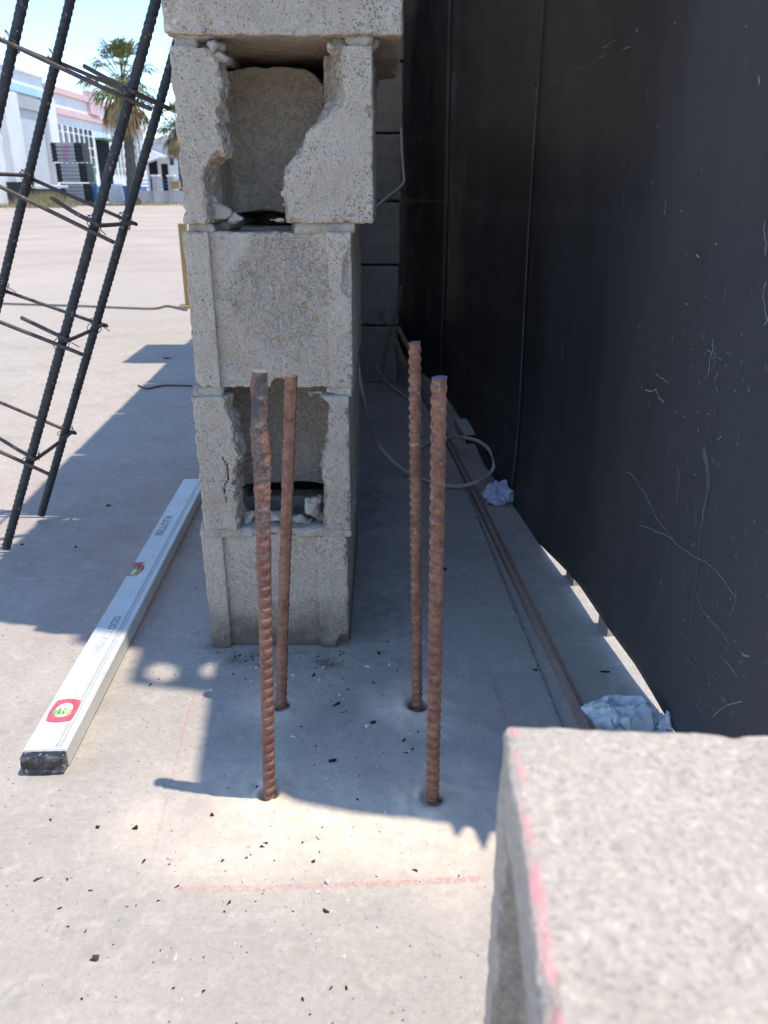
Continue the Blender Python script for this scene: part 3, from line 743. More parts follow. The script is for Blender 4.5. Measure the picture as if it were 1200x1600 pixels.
# ------------------------------------------------------------------ rusty starter bars
def rebar_mesh(path, r, pitch=0.0105, rib=0.0012, ds=0.0013, n=28, slant=0.5, lumps=None, seed=0, long=0.0009, twist=0.3, ribfade=False):
    P = [Vector(p) for p in path]
    L = [0.0]
    for a, b in zip(P, P[1:]): L.append(L[-1] + (b - a).length)
    N = max(8, int(L[-1] / ds)); S = np.linspace(0, L[-1], N)
    C = np.stack([np.interp(S, L, [p[q] for p in P]) for q in range(3)], 1)
    if len(P) > 2:                       # soften the kinks
        k = np.hanning(41); k /= k.sum()
        for q in range(3):
            pd = np.pad(C[:, q], 20, mode='reflect', reflect_type='odd'); C[:, q] = np.convolve(pd, k, 'valid')
    T = np.gradient(C, axis=0); T /= np.linalg.norm(T, axis=1)[:, None]
    ref = np.array([0.2, 1.0, 0.05]); U = np.cross(T, ref); U /= np.linalg.norm(U, axis=1)[:, None]; W = np.cross(T, U)
    th = np.arange(n) * 2 * pi / n
    TH, SS = np.meshgrid(th, S)
    TH0 = TH; TH = TH + twist
    ph = SS / pitch + slant * np.cos(TH) * 1.0 
    saw = np.abs((ph % 1.0) - 0.5) * 2
    crest = np.clip((saw - 0.34) / 0.26, 0, 1); crest = crest * crest * (3 - 2 * crest)
    cres = np.clip(np.abs(np.sin(TH)) * 1.5 - 0.28, 0, 1)
    if ribfade: rib = rib * (1 - 0.85 * np.clip((SS / L[-1] - 0.52) / 0.22, 0, 1))
    R = r + rib * crest * cres + long * np.exp(-((np.abs(np.sin(TH))) / 0.16) ** 2)
    X = C[:, None, 0]; 
    nz = hnoise(SS * 260, np.cos(TH) * 2.1 + 7, np.sin(TH) * 2.1, seed)
    R = R + 0.00028 * nz
    if lumps is not None: R = lumps(R, SS, TH, L[-1])
    TH = TH0
    V = C[:, None, :] + R[..., None] * (np.cos(TH)[..., None] * U[:, None, :] + np.sin(TH)[..., None] * W[:, None, :])
    V = V.reshape(-1, 3); i, k = np.meshgrid(np.arange(N-1), np.arange(n), indexing='ij')
    a = (i * n + k).ravel(); b = (i * n + (k + 1) % n).ravel()
    Q = np.stack([a, b, b + n, a + n], 1)
    me = np_mesh('bar', V, Q[:, ::-1])
    ringR = R
    return me, C, T, U, W, R
def end_disc(c, t, u, w, R, off):
    n = len(R); th = np.arange(n) * 2 * pi / n
    v = [c + t * off] + [c + t * off * 0.2 + (u * cos(a) + w * sin(a)) * R[k] * 0.985 for k, a in enumerate(th)]
    return v, [(0, 1 + k, 1 + (k + 1) % n) for k in range(n)]
LAB = {'FL': 'front left rusty ribbed bar caked with grey cement near its top', 'BL': 'rear left smoother rusty bar with pale specks, beside the front left bar',
       'FR': 'front right rusty starter bar, thickest and orange-brown, nearest the foreground block', 'BR': 'rear right rusty starter bar, tallest in the picture, in front of the cable'}
BAR_Y = {}
for k, (b, pts) in REBAR.items():
    Yb = BASE[k].y
    path = [on_y(px, py, Yb) for px, py in pts][::-1]
    path[0] = BASE[k] + Vector((0, 0, -0.016))
    th = empty('starter_bar', (BASE[k].x, BASE[k].y, 0)); tag(th, LAB[k], 'steel bar', 'rusty bars standing out of the slab')
    lumps = None
    if k == 'FL':
        def lumps(R, SS, TH, Lt):
            a = hnoise(SS * 70, np.cos(TH) * 1.5 + 3, np.sin(TH) * 1.5, 41) + 0.7 * hnoise(SS * 190, np.cos(TH) * 2.6 + 3, np.sin(TH) * 2.6, 42) + 0.4 * hnoise(SS * 480, np.cos(TH) * 5 + 3, np.sin(TH) * 5, 43); m = np.clip((SS / Lt - 0.55) / 0.2, 0, 1)
            top = np.clip((SS / Lt - 0.86) / 0.06, 0, 1)
            return R + m * (0.0010 + 0.0015 * np.clip(a + 0.1, -0.6, 1.4)) - top * 0.0004
    rib = {'FL': 0.0026, 'BL': 0.0008, 'FR': 0.0029, 'BR': 0.0026}[k]
    rad = {'FL': 0.0059, 'BL': 0.0067, 'FR': 0.0060, 'BR': 0.0057}[k]
    me, C, T, U, W, R = rebar_mesh(path, rad, rib=rib, slant={'FL': 0.03, 'BL': 0.35, 'FR': -0.13, 'BR': 0.10}[k], lumps=lumps, ribfade=(k == 'FL'), twist={'FL': -0.5, 'FR': 0.2, 'BR': 0.25, 'BL': 0.4}[k], seed=len(k) + ord(k[0]) + ord(k[1]), pitch={'FL': 0.0118, 'FR': 0.0115, 'BR': 0.0105, 'BL': 0.0110}[k])
    o = link('ribbed_shaft', me, M['rust_residue'] if k == 'FL' else M['rust']); o.parent = th; o.location = -th.location
    v, f = end_disc(C[-1], T[-1], U[-1], W[-1], R[-1], 0.0006)
    o2 = link('cut_end', mesh('cut_end', v, f), M['cut']); o2.parent = o

# ------------------------------------------------------------------ leaning reinforcement cage
pc = on_z(5, 868); pd = on_z(65, 815)
tl = atan(0.428); ax = Vector((sin(tl), 0, cos(tl))); nx_ = Vector((-cos(tl), 0, sin(tl)))
cage = empty('rebar_cage', (pc.x, pc.y, 0)); tag(cage, 'dark steel reinforcement cage of four ribbed bars leaning at the left', 'rebar cage')
def cpart(name, me, m):
    o = link(name, me, m); o.parent = cage; o.location = -cage.location; return o
yF, yB = pc.y, pd.y
xb = (pc.x + pd.x) / 2; B0 = Vector((xb, 0, 0.004))
SZ = 0.176
LEN = 1.72
corner = {'C': (0, yF), 'D': (0, yB), 'A': (SZ, yF), 'B': (SZ, yB)}
def cp(k, s): 
    u, y = corner[k]; q = B0 + ax * s + nx_ * u; return Vector((q.x, y, q.z))
for k in corner:
    s0 = {'C': 0.012, 'D': 0.012, 'A': 0.0, 'B': 0.01}[k]
    path = [cp(k, s0), cp(k, LEN * 0.5) + Vector((0.002, 0.002, 0)), cp(k, LEN)]
    me = rebar_mesh(path, 0.0072, rib=0.0011, ds=0.0026, n=14, pitch=0.0105, slant=0.5, seed=ord(k))[0]
    cpart('ribbed_bar', me, M['bar_dark'])
def s_of(px, py):      # distance along front bar C for a photo point
    q = on_y(px, py, yF); return (q - Vector((B0.x, yF, B0.z))).dot(ax)
rs = random.Random(5)
for i, (px, py) in enumerate(((45, 712), (97, 535), (150, 352), (203, 150), (232, 45))):
    s = s_of(px, py) if i < 4 else s_of(203, 150) + 0.235
    g = 0.0105; hgt = 0.0
    tilt = rs.uniform(-0.02, 0.02)
    def sp(u, y, ds=0): 
        q = B0 + ax * (s + ds + tilt * (u / SZ - 0.5) + rs.uniform(-.001, .001)) + nx_ * u; return Vector((q.x, y, q.z))
    u0, u1, y0, y1 = -g, SZ + g, yF - g, yB + g
    # starts as a tail beyond the front right corner, runs round, ends overlapping
    P = [sp(0.075, y0 + 0.020, 0.010), sp(0.03, y0 + 0.010, 0.006), sp(u0 + 0.006, y0 + 0.004, 0.004), sp(u0, y0 + 0.014, 0.003), sp(u0, y1 - 0.01), sp(u0 + 0.01, y1), sp(u1 - 0.01, y1), sp(u1, y1 - 0.01), sp(u1, y0 + 0.01), sp(u1 - 0.01, y0), sp(u0 + 0.012, y0, -0.008), sp(u0 - 0.030, y0 - 0.002, -0.010)]
    mb = MB(); mb.tube(catmull(P, 5), 0.0033, 8)
    cpart('stirrup', mesh('stirrup', mb.v, mb.f, True), M['stirrup'])
    for k in corner:
        c = cp(k, s); mb = MB(); lp = []
        for q in range(22):
            a = q / 22 * 2 * pi * 1.6
            lp.append(c + nx_ * cos(a) * 0.0120 + Vector((0, sin(a) * 0.0120, 0)) + ax * (0.011 * sin(a * 0.8 + i)))
        lp.append(lp[-1] + Vector((rs.uniform(0, .02), -0.012, -.008)))
        mb.tube(lp, 0.0008, 5)
        cpart('tie_wire', mesh('tie_wire', mb.v, mb.f, True), M['wire'])

# ------------------------------------------------------------------ spirit level
lvl_a = (on_z(30, 1207) + on_z(102, 1212)) / 2
lvl_h = 0.024
e = (on_z(288, 749, lvl_h) + on_z(322, 749, lvl_h)) / 2
a0 = (on_z(35, 1174, lvl_h) + on_z(104, 1174, lvl_h)) / 2
ldir = Vector((e.x - a0.x, e.y - a0.y, 0)); LL = ldir.length; ldir.normalize()
lw = (on_z(104, 1174, lvl_h) - on_z(35, 1174, lvl_h)).length * 0.985
level = empty('spirit_level', (a0.x, a0.y, gh(a0.x, a0.y) + 0.0015), (0, 0, math.atan2(ldir.y, ldir.x) - pi / 2))
tag(level, 'long white spirit level with red vials lying flat on the slab', 'spirit level')
hw = lw / 2
def lbox(name, a, b, m, bev=0.0006, parent=level):
    mb = MB(); mb.box(a, b); return mb.build(name, m, parent, bevel=bev)
# body built as a frame so that the edge vial sits in a real notch
nq = on_z(215, 890, lvl_h); nt_ = (Vector((nq.x, nq.y, 0)) - Vector((a0.x, a0.y, 0))).dot(ldir)
n0, n1 = nt_ - 0.026, nt_ + 0.026
v2 = on_z(100, 1112, lvl_h); vt = (Vector((v2.x, v2.y, 0)) - Vector((a0.x, a0.y, 0))).dot(ldir)
def outline_body():
    bm = bmesh.new()
    pts = [(-hw, 0), (hw, 0), (hw, LL), (-hw, LL), (-hw, n1), (-hw + 0.012, n1), (-hw + 0.021, n1 - 0.012), (-hw + 0.023, nt_), (-hw + 0.021, n0 + 0.010), (-hw + 0.014, n0), (-hw, n0)]
    vb = [bm.verts.new((x, y, 0)) for x, y in pts]; vt_ = [bm.verts.new((x, y, lvl_h)) for x, y in pts]
    bm.faces.new(vb[::-1]); bm.faces.new(vt_)
    for i in range(len(pts)):
        j = (i + 1) % len(pts); bm.faces.new((vb[i], vb[j], vt_[j], vt_[i]))
    bmesh.ops.bevel(bm, geom=[e for e in bm.edges if e.calc_length() > 0.05], offset=0.0011, segments=2, affect='EDGES')
    me = bpy.data.meshes.new('profile'); bm.to_mesh(me); bm.free(); return me
link('profile', outline_body(), M['level'], level)
for xo, wd in ((hw - 0.009, 0.0005), (hw - 0.0125, 0.0005), (hw - 0.0145, 0.0004)):
    lbox('scribed_line', (xo - wd, 0.004, lvl_h - 0.001), (xo + wd, LL - 0.004, lvl_h + 0.00025), M['level_line'], 0)
# end caps
def cap(name, y0, y1):
    me = block_mesh(name, lw * 0.985, y1 - y0, lvl_h * 0.99, cell=0.0011, seed=7, rough=0.8, rnd=0.0025, carve=lambda Fd, X, Y, Z, n1, n2, n3, rng: np.maximum(Fd, -box_sd(X, Y, Z, (-hw + 0.007, -1, 0.006), (hw - 0.008, 0.0022, lvl_h - 0.0055), 0.001)) + 0.0006 * n2)
    return link('end_cap', me, M['cap'], level, (0, y0, 0))
cap('end_cap', -0.014, 0.0005)
lbox('end_cap', (-hw * 0.98, LL - 0.001, 0), (hw * 0.98, LL + 0.012, lvl_h * 0.97), M['cap'], 0.001)
# near vial: red rounded bezel, clear disc, green bubble tube
def rounded(cx, cy, hx, hy, bul, n=10):
    P = []
    for (sx, sy) in ((1, -1), (1, 1), (-1, 1), (-1, -1)):
        P.append((cx + sx * hx, cy + sy * hy))
    out = []
    for i in range(4):
        a, b = P[i], P[(i + 1) % 4]; mx, my = (a[0]+b[0])/2 - cx, (a[1]+b[1])/2 - cy
        for k in range(n):
            t = k / n; f = 1 - (2*t-1)**2
            out.append((a[0] + (b[0]-a[0])*t + mx*bul*f, a[1] + (b[1]-a[1])*t + my*bul*f))
    return out
def prism(name, pts, z0, z1, m, parent, smooth=False):
    n = len(pts); v = [(x, y, z0) for x, y in pts] + [(x, y, z1) for x, y in pts]
    f = [tuple(range(n, 2*n)), tuple(range(n-1, -1, -1))] + [(i, (i+1) % n, n + (i+1) % n, n + i) for i in range(n)]
    return link(name, mesh(name, v, f), m, parent)
vxc = (Vector((v2.x - a0.x, v2.y - a0.y, 0))).dot(Vector((ldir.y, -ldir.x, 0)))
bez = prism('vial_bezel', rounded(vxc, vt, 0.0145, 0.0205, 0.16), lvl_h - 0.001, lvl_h + 0.0009, M['red_plastic'], level)
circ = [(vxc + 0.0108 * cos(a * 2 * pi / 32), vt + 0.0145 * sin(a * 2 * pi / 32)) for a in range(32)]
prism('vial_disc', circ, lvl_h, lvl_h + 0.0013, M['vial_clear'], bez)
mb = MB(); mb.tube([(vxc - 0.010, vt - 0.006, lvl_h + 0.0006), (vxc + 0.011, vt - 0.005, lvl_h + 0.0006)], 0.0042, 10); mb.build('vial_tube', M['vial'], bez, True)
for q in (-0.0025, 0.0035): lbox('vial_mark', (vxc + q - 0.0003, vt - 0.0105, lvl_h + 0.0038), (vxc + q + 0.0003, vt - 0.001, lvl_h + 0.0052), M['cap'], 0, bez)
# edge vial in the notch
lbox('vial_bezel', (-hw, n0 + 0.0002, 0.002), (-hw + 0.019, n0 + 0.0035, lvl_h + 0.0005), M['red_plastic'], 0.0004)
lbox('vial_bezel', (-hw, n1 - 0.0045, 0.002), (-hw + 0.018, n1 - 0.0002, lvl_h + 0.0005), M['red_plastic'], 0.0004)
lbox('vial_bezel', (-hw + 0.0165, n0 + 0.008, 0.002), (-hw + 0.0205, n1 - 0.010, lvl_h + 0.0005), M['red_plastic'], 0.0004)
mb = MB(); mb.tube([(-hw + 0.008, n0 + 0.004, lvl_h * 0.55), (-hw + 0.008, n1 - 0.005, lvl_h * 0.55)], 0.0075, 12); mb.build('vial_tube', M['vial'], level, True)
def text(name, s, size, loc, rz, m, parent, sx=1.0):
    cu = bpy.data.curves.new(name, 'FONT'); cu.body = s; cu.size = size; cu.align_x = 'CENTER'; cu.align_y = 'CENTER'; cu.extrude = 0.00015
    o = bpy.data.objects.new(name, cu); COL.objects.link(o)
    dg = bpy.context.evaluated_depsgraph_get(); me = bpy.data.meshes.new_from_object(o.evaluated_get(dg)); bpy.data.objects.remove(o)
    me.materials.clear(); o = link(name, me, m, parent, loc, (0, 0, rz)); o.scale = (sx, 1, 1); return o
tq = on_z(257, 822, lvl_h); tt = (Vector((tq.x - a0.x, tq.y - a0.y, 0))).dot(ldir); tx = (Vector((tq.x - a0.x, tq.y - a0.y, 0))).dot(Vector((ldir.y, -ldir.x, 0)))
text('lettering', 'BELLOTA', 0.021, (tx, tt, lvl_h + 0.0003), pi / 2, M['print'], level, 1.12)
tq = on_z(158, 992, lvl_h); tt = (Vector((tq.x - a0.x, tq.y - a0.y, 0))).dot(ldir)
# faint framed print: two outlined boxes with bars
mb = MB()
def frame(mb, x0, y0, x1, y1, t=0.0004):
    z0, z1 = lvl_h - 0.0005, lvl_h + 0.0003
    mb.box((x0, y0, z0), (x1, y0 + t, z1)); mb.box((x0, y1 - t, z0), (x1, y1, z1)); mb.box((x0, y0 + t, z0), (x0 + t, y1 - t, z1)); mb.box((x1 - t, y0 + t, z0), (x1, y1 - t, z1))
frame(mb, -0.010, tt - 0.050, 0.003, tt - 0.036); frame(mb, -0.008, tt - 0.033, 0.003, tt - 0.012); frame(mb, -0.006, tt - 0.009, 0.003, tt + 0.006)
for q in range(4): mb.box((-0.006, tt - 0.047 + 0.0028 * q, lvl_h - 0.0005), (0.0, tt - 0.0463 + 0.0028 * q, lvl_h + 0.0003))
for q in range(5): mb.box((-0.004 + 0.0008 * (q % 2), tt - 0.030 + 0.004 * q, lvl_h - 0.0005), (0.001, tt - 0.0292 + 0.004 * q, lvl_h + 0.0003))
mb.build('printed_marks', M['print_faint'], level)
mb = MB()
for q in range(3): frame(mb, -0.006, tt + 0.014 + 0.013 * q, 0.004, tt + 0.024 + 0.013 * q, 0.0016)
mb.build('printed_marks', M['print'], level)

# ------------------------------------------------------------------ black sheet gate
g_far = on_z(695, 625); g_near = on_z(1035, 1125, 0.014); g_near.z = 0
gdir = (g_far - g_near); gdir.z = 0; gdir.normalize()
gnor = Vector((-gdir.y, gdir.x, 0))                   # towards the camera side (left)
if gnor.x > 0: gnor = -gnor
def g_s(p): return (Vector((p.x, p.y, 0)) - g_near).dot(gdir)
def on_gate(px, py):
    d = ray(px, py); t = (g_near - CAMP).dot(gnor) / d.dot(gnor); q = CAMP + d * t; return g_s(q), q.z
GTOP = 1.91
def gate_off(s, z):
    s = np.asarray(s, float); z = np.asarray(z, float)
    o = 0.006 * hnoise(s * 1.7, z * 0.9, s * 0 + 3, 21) + 0.0035 * hnoise(s * 4.3, z * 1.6, s * 0 + 1, 22)
    o = o + 0.010 * np.exp(-((z) / 0.10) ** 2) * hnoise(s * 3.1, z * 0, s * 0 + 8, 23)
    return o
def gate_bot(s):
    return 0.021 * np.clip((0.58 - s) / 0.22, 0, 1) ** 0.7 * (0.25 + 0.75 * np.clip((s - 0.0) / 0.12, 0, 1)) - 0.003
def gate_pt(s, z, off=0.0):
    o = float(gate_off(np.array([s]), np.array([z]))[0]) + off
    q = g_near + gdir * s + gnor * o; return Vector((q.x, q.y, z))
s_near = (0.592 - g_near.y) / gdir.y
s_seam1 = on_gate(693, 400)[0]; s_seam2 = on_gate(832, 300)[0]
s_end = (4.2 - g_near.y) / gdir.y
gate = empty('sheet_metal_gate', g_near); tag(gate, 'tall black painted sheet metal gate with scratches along the right side', 'gate')
def gpart(o): o.parent = gate; o.location = -gate.location; return o
def panel(sa, sb, lap):
    ns, nz = max(10, int((sb - sa) / 0.02)), 80
    S = np.linspace(sa, sb, ns); rows = []
    Zt = np.linspace(0, 1, nz) ** 1.2
    SS, TT = np.meshgrid(S, Zt, indexing='ij')
    zb = gate_bot(SS); ZZ = zb + (GTOP - zb) * TT
    off = gate_off(SS, ZZ) + lap
    # folded flange at both ends
    off = off + np.maximum(0, SS - s_seam1 - 0.05) * 0.12
    edge = np.minimum(SS - sa, sb - SS); off = off - 0.004 * np.exp(-(edge / 0.008) ** 2)
    Vx = g_near.x + gdir.x * SS + gnor.x * off; Vy = g_near.y + gdir.y * SS + gnor.y * off
    V = np.stack([Vx.ravel(), Vy.ravel(), ZZ.ravel()], 1)
    B = V - np.array([gnor.x, gnor.y, 0]) * 0.0015
    i, j = np.meshgrid(np.arange(ns-1), np.arange(nz-1), indexing='ij'); a = (i*nz + j).ravel()
    Q = np.stack([a, a + 1, a + nz + 1, a + nz], 1); n = len(V)
    allq = [Q, (Q + n)[:, ::-1]]
    def strip(idx): 
        idx = np.array(idx); return np.stack([idx[:-1], idx[1:], idx[1:] + n, idx[:-1] + n], 1)
    allq += [strip([k for k in range(nz)]), strip([(ns-1)*nz + k for k in range(nz)]), strip([k*nz for k in range(ns)]), strip([k*nz + nz - 1 for k in range(ns)])]
    return gpart(link('sheet_panel', np_mesh('sheet_panel', np.concatenate([V, B]), np.concatenate(allq)), M['gate']))
panel(s_near, s_seam2, 0.0); panel(s_seam2 - 0.02, s_seam1, -0.0035); panel(s_seam1 - 0.02, s_end, -0.007)
# tube frame on the sunny side, posts and rails
mb = MB()
def gbar(sa, sb, za, zb, t0=0.004, t1=0.040):
    v = []
    for z in (za, zb):
        for s, t in ((sa, t0), (sb, t0), (sb, t1), (sa, t1)):
            q = g_near + gdir * s - gnor * (t + 0.016); v.append((q.x, q.y, z))
    m_ = MB(); m_.add(v, [(0,3,2,1),(4,5,6,7),(0,1,5,4),(1,2,6,5),(2,3,7,6),(3,0,4,7)])
    o = gpart(link('frame_tube', mesh('frame_tube', m_.v, m_.f), M['gate_frame'])); return o
gbar(s_near, s_end, GTOP - 0.05, GTOP - 0.005); gbar(s_near, s_end, 0.95, 0.99); gbar(s_near + 0.003, s_near + 0.04, 0.10, GTOP - 0.051); gbar(s_seam2 - 0.02, s_seam2 + 0.02, 0.10, GTOP - 0.051, 0.003)
for ss_ in (s_seam2, s_seam1):          # folded seam edges
    m_ = MB(); n_ = 40; v = []
    for i in range(n_ + 1):
        z = 0.02 + (GTOP - 0.03) * i / n_
        for ds, of in ((-0.003, 0.0002), (-0.001, 0.0022), (0.0015, 0.0022), (0.004, -0.001)): v.append(gate_pt(ss_ + ds, z, of))
    m_.add(v, [(i*4 + k, i*4 + k + 1, i*4 + k + 5, i*4 + k + 4) for i in range(n_) for k in range(3)])
    gpart(link('seam_fold', mesh('seam_fold', m_.v, m_.f), M['seam']))
for z, l, hgt_ in ((0.74, 0.017, 0.07), (0.84, 0.026, 0.06), (0.93, 0.014, 0.05)):      # torn tabs on the near edge of the sheet
    m_ = MB(); m_.add([gate_pt(s_near + 0.002, z, -0.001), gate_pt(s_near - l, z + hgt_ * 0.45, 0.004), gate_pt(s_near + 0.002, z + hgt_, -0.001), gate_pt(s_near + 0.002, z, -0.003), gate_pt(s_near - l, z + hgt_ * 0.45, 0.002), gate_pt(s_near + 0.002, z + hgt_, -0.003)], [(0, 1, 2), (5, 4, 3), (0, 3, 4, 1), (1, 4, 5, 2), (2, 5, 3, 0)])
    gpart(link('torn_tab', mesh('torn_tab', m_.v, m_.f), M['gate_frame']))
# rivets along the seam
for (px, py) in ((835, 135), (830, 302), (826, 452), (822, 590)):
    s, z = on_gate(px, py); c = gate_pt(s_seam2 + 0.004, z, 0.003)
    bm = bmesh.new(); bmesh.ops.create_uvsphere(bm, u_segments=10, v_segments=6, radius=0.0035); me = bpy.data.meshes.new('rivet'); bm.to_mesh(me); bm.free()
    o = link('rivet', me, M['gate_frame'], None, None, None, True); o.parent = gate; o.location = c - gate.location; o.scale = (0.6, 1, 1)
# top guide plate with two holes (its shadow lies on the slab)
def guide():
    bm = bmesh.new()
    def wp(s, z, t): q = g_near + gdir * s - gnor * t; return (q.x, q.y, z)
    def sy(y): return (y - g_near.y) / gdir.y
    res = 0.006; S0, S1, Z0, Z1 = sy(0.772), sy(0.93), GTOP - 0.03, 2.72
    holes = [(sy(0.806), 2.235, 0.021, 0.075), (sy(0.824), 1.995, 0.018, 0.062)]
    ss = np.arange(S0, S1, res); zz = np.arange(Z0, Z1, res); V = {}; 
    def vert(i, j, k):
        if (i, j, k) not in V: V[i, j, k] = bm.verts.new(wp(ss[i], zz[j], 0.020 + 0.004 * k))
        return V[i, j, k]
    for i in range(len(ss) - 1):
        for j in range(len(zz) - 1):
            s, z = ss[i] + res/2, zz[j] + res/2
            if z > 2.37 and s < sy(0.858): continue
            if any(((s - a) / c)**2 + ((z - b) / d)**2 < 1 for a, b, c, d in holes): continue
            for k in (0, 1):
                q = [vert(i, j, k), vert(i+1, j, k), vert(i+1, j+1, k), vert(i, j+1, k)]
                bm.faces.new(q if k == 0 else q[::-1])
    me = bpy.data.meshes.new('guide_plate'); bm.to_mesh(me); bm.free(); return me
gpart(link('guide_plate', guide(), M['gate_frame']))
# feet that break up the strip of light under the sheet
for (px, py) in ((884, 908), (936, 985)):
    q = on_z(px, py); s = g_s(q); c = g_near + gdir * s
    m_ = MB(); v = []
    for z in (0.0, 0.027):
        for ds, t in ((-0.020, 0.010), (0.020, 0.010), (0.024, 0.060), (-0.016, 0.060)):
            p_ = c + gdir * ds - gnor * t; v.append((p_.x, p_.y, z))
    m_.add(v, [(0,3,2,1),(4,5,6,7),(0,1,5,4),(1,2,6,5),(2,3,7,6),(3,0,4,7)])
    gpart(link('foot_block', mesh('foot_block', m_.v, m_.f), M['mortar']))
# scratches and drips as thin films on the sheet
def ribbon(mb, pts, w0, w1=None, off=0.0007, lap=0.0):
    w1 = w0 if w1 is None else w1
    P = [on_gate(*p) for p in pts]; n = len(P); L = []; Rr = []
    for i, (s, z) in enumerate(P):
        a = P[max(i-1, 0)]; b = P[min(i+1, n-1)]; ds, dz = b[0]-a[0], b[1]-a[1]; l = math.hypot(ds, dz) + 1e-9
        w = (w0 + (w1 - w0) * i / (n - 1)) * (0.75 + 0.5 * rs.random()); nx, nz = -dz / l * w, ds / l * w
        z = max(z, 0.05)
        L.append(gate_pt(s + nx, z + nz, off)); Rr.append(gate_pt(s - nx, z - nz, off))
    mb.add(L + Rr, [(i, i+1, n+i+1, n+i) for i in range(n-1)])
def jit(pts, n=4, j=1.2):
    out = []
    for a, b in zip(pts, pts[1:]):
        for k in range(n):
            t = k / n; out.append((a[0] + (b[0]-a[0])*t + rs.uniform(-j, j), a[1] + (b[1]-a[1])*t + rs.uniform(-j, j)))
    out.append(pts[-1]); return out
mb = MB()
for pts, w in (([(979, 738), (988, 742), (992, 748), (1006, 770), (1015, 792), (1030, 820), (1045, 842), (1062, 858), (1080, 870), (1098, 878), (1112, 890), (1130, 912), (1146, 936), (1140, 957)], 0.00065),
               ([(1000, 822), (1014, 826), (1030, 834), (1045, 842)], 0.0007), ([(1082, 930), (1092, 952), (1105, 970), (1122, 985), (1134, 1006)], 0.0005),
               ([(1105, 1122), (1112, 1113), (1125, 1105), (1140, 1099), (1155, 1097)], 0.001), ([(1074, 1100), (1085, 1112), (1098, 1124)], 0.0006), ([(1126, 1030), (1138, 1045), (1150, 1058)], 0.0008),
               ([(1155, 1020), (1160, 1024), (1167, 1026)], 0.0016), ([(1010, 610), (1018, 612), (1025, 608), (1028, 614), (1030, 622), (1037, 628)], 0.0013),
               ([(1114, 530), (1112, 545), (1108, 565), (1105, 590)], 0.0009), ([(1118, 552), (1113, 575)], 0.0006), ([(1045, 310), (1043, 322), (1041, 335)], 0.0014),
               ([(1065, 328), (1068, 333)], 0.0015), ([(1090, 398), (1094, 402)], 0.0016), ([(866, 131), (878, 126)], 0.0008), ([(905, 108), (922, 103), (935, 96)], 0.0009), ([(940, 92), (952, 84)], 0.0009), ([(980, 77), (990, 72)], 0.0013),
               ([(945, 75), (956, 69), (968, 62)], 0.0007), ([(892, 139), (896, 135)], 0.0012), ([(1000, 45), (1001, 52)], 0.0014), ([(878, 545), (877, 562)], 0.0022), ([(1026, 585), (1036, 592), (1045, 598)], 0.0009),
               ([(1196, 345), (1194, 362), (1198, 380), (1194, 390)], 0.0012), ([(1197, 440), (1192, 465), (1198, 500), (1193, 510)], 0.001), ([(1199, 380), (1196, 400)], 0.001), ([(1188, 120), (1189, 132)], 0.0016),
               ([(978, 300), (977, 320)], 0.0006), ([(1016, 140), (1015, 158)], 0.0006), ([(1134, 445), (1131, 470)], 0.0006), ([(1065, 1030), (1075, 1042), (1085, 1048)], 0.0007), ([(1085, 1085), (1082, 1098)], 0.0007)):
    ribbon(mb, jit(pts, 3, 1.3), w * 0.62)
for _ in range(190):      # flecks, denser low down
    cl = rs.choice(((1130, 1040, 40, 60), (1080, 1000, 60, 90), (1090, 700, 50, 90), (1150, 860, 40, 120), (1060, 420, 70, 160), (1120, 560, 40, 50)))
    x_, y_ = rs.gauss(cl[0], cl[2]), rs.gauss(cl[1], cl[3])
    if x_ > 1197 or x_ < 840: continue
    if on_gate(x_, y_)[1] < 0.06: continue
    l = rs.uniform(2, 9); a = rs.gauss(1.45, 0.5)
    ribbon(mb, [(x_, y_), (x_ + l * cos(a), y_ + l * sin(a))], rs.uniform(0.00022, 0.0006))
tag(gpart(link('scratch_marks', mesh('scratch_marks', mb.v, mb.f), M['scratch'])), kind='stuff')
mb = MB()
for pts, w0, w1 in (([(1096, 698), (1101, 725), (1104, 748), (1103, 765)], 0.0045, 0.0035), ([(1103, 765), (1095, 800), (1089, 840), (1083, 900), (1074, 985)], 0.0022, 0.0007), ([(1056, 728), (1058, 745), (1057, 760)], 0.0026, 0.002), ([(1057, 760), (1053, 800), (1050, 840)], 0.0012, 0.0005),
                    ([(1081, 785), (1084, 805), (1082, 822)], 0.002, 0.0012), ([(1026, 700), (1024, 760), (1022, 830)], 0.0007, 0.0004), ([(1038, 700), (1033, 760)], 0.0007, 0.0004), ([(1062, 870), (1066, 905), (1064, 930)], 0.0015, 0.0008), ([(1070, 890), (1070, 945)], 0.001, 0.0006), ([(1046, 690), (1041, 742)], 0.0008, 0.0005)):
    ribbon(mb, jit(pts, 4, 0.5), w0, w1, 0.0005)
tag(gpart(link('dried_drips', mesh('dried_drips', mb.v, mb.f), M['drip'])), kind='stuff')

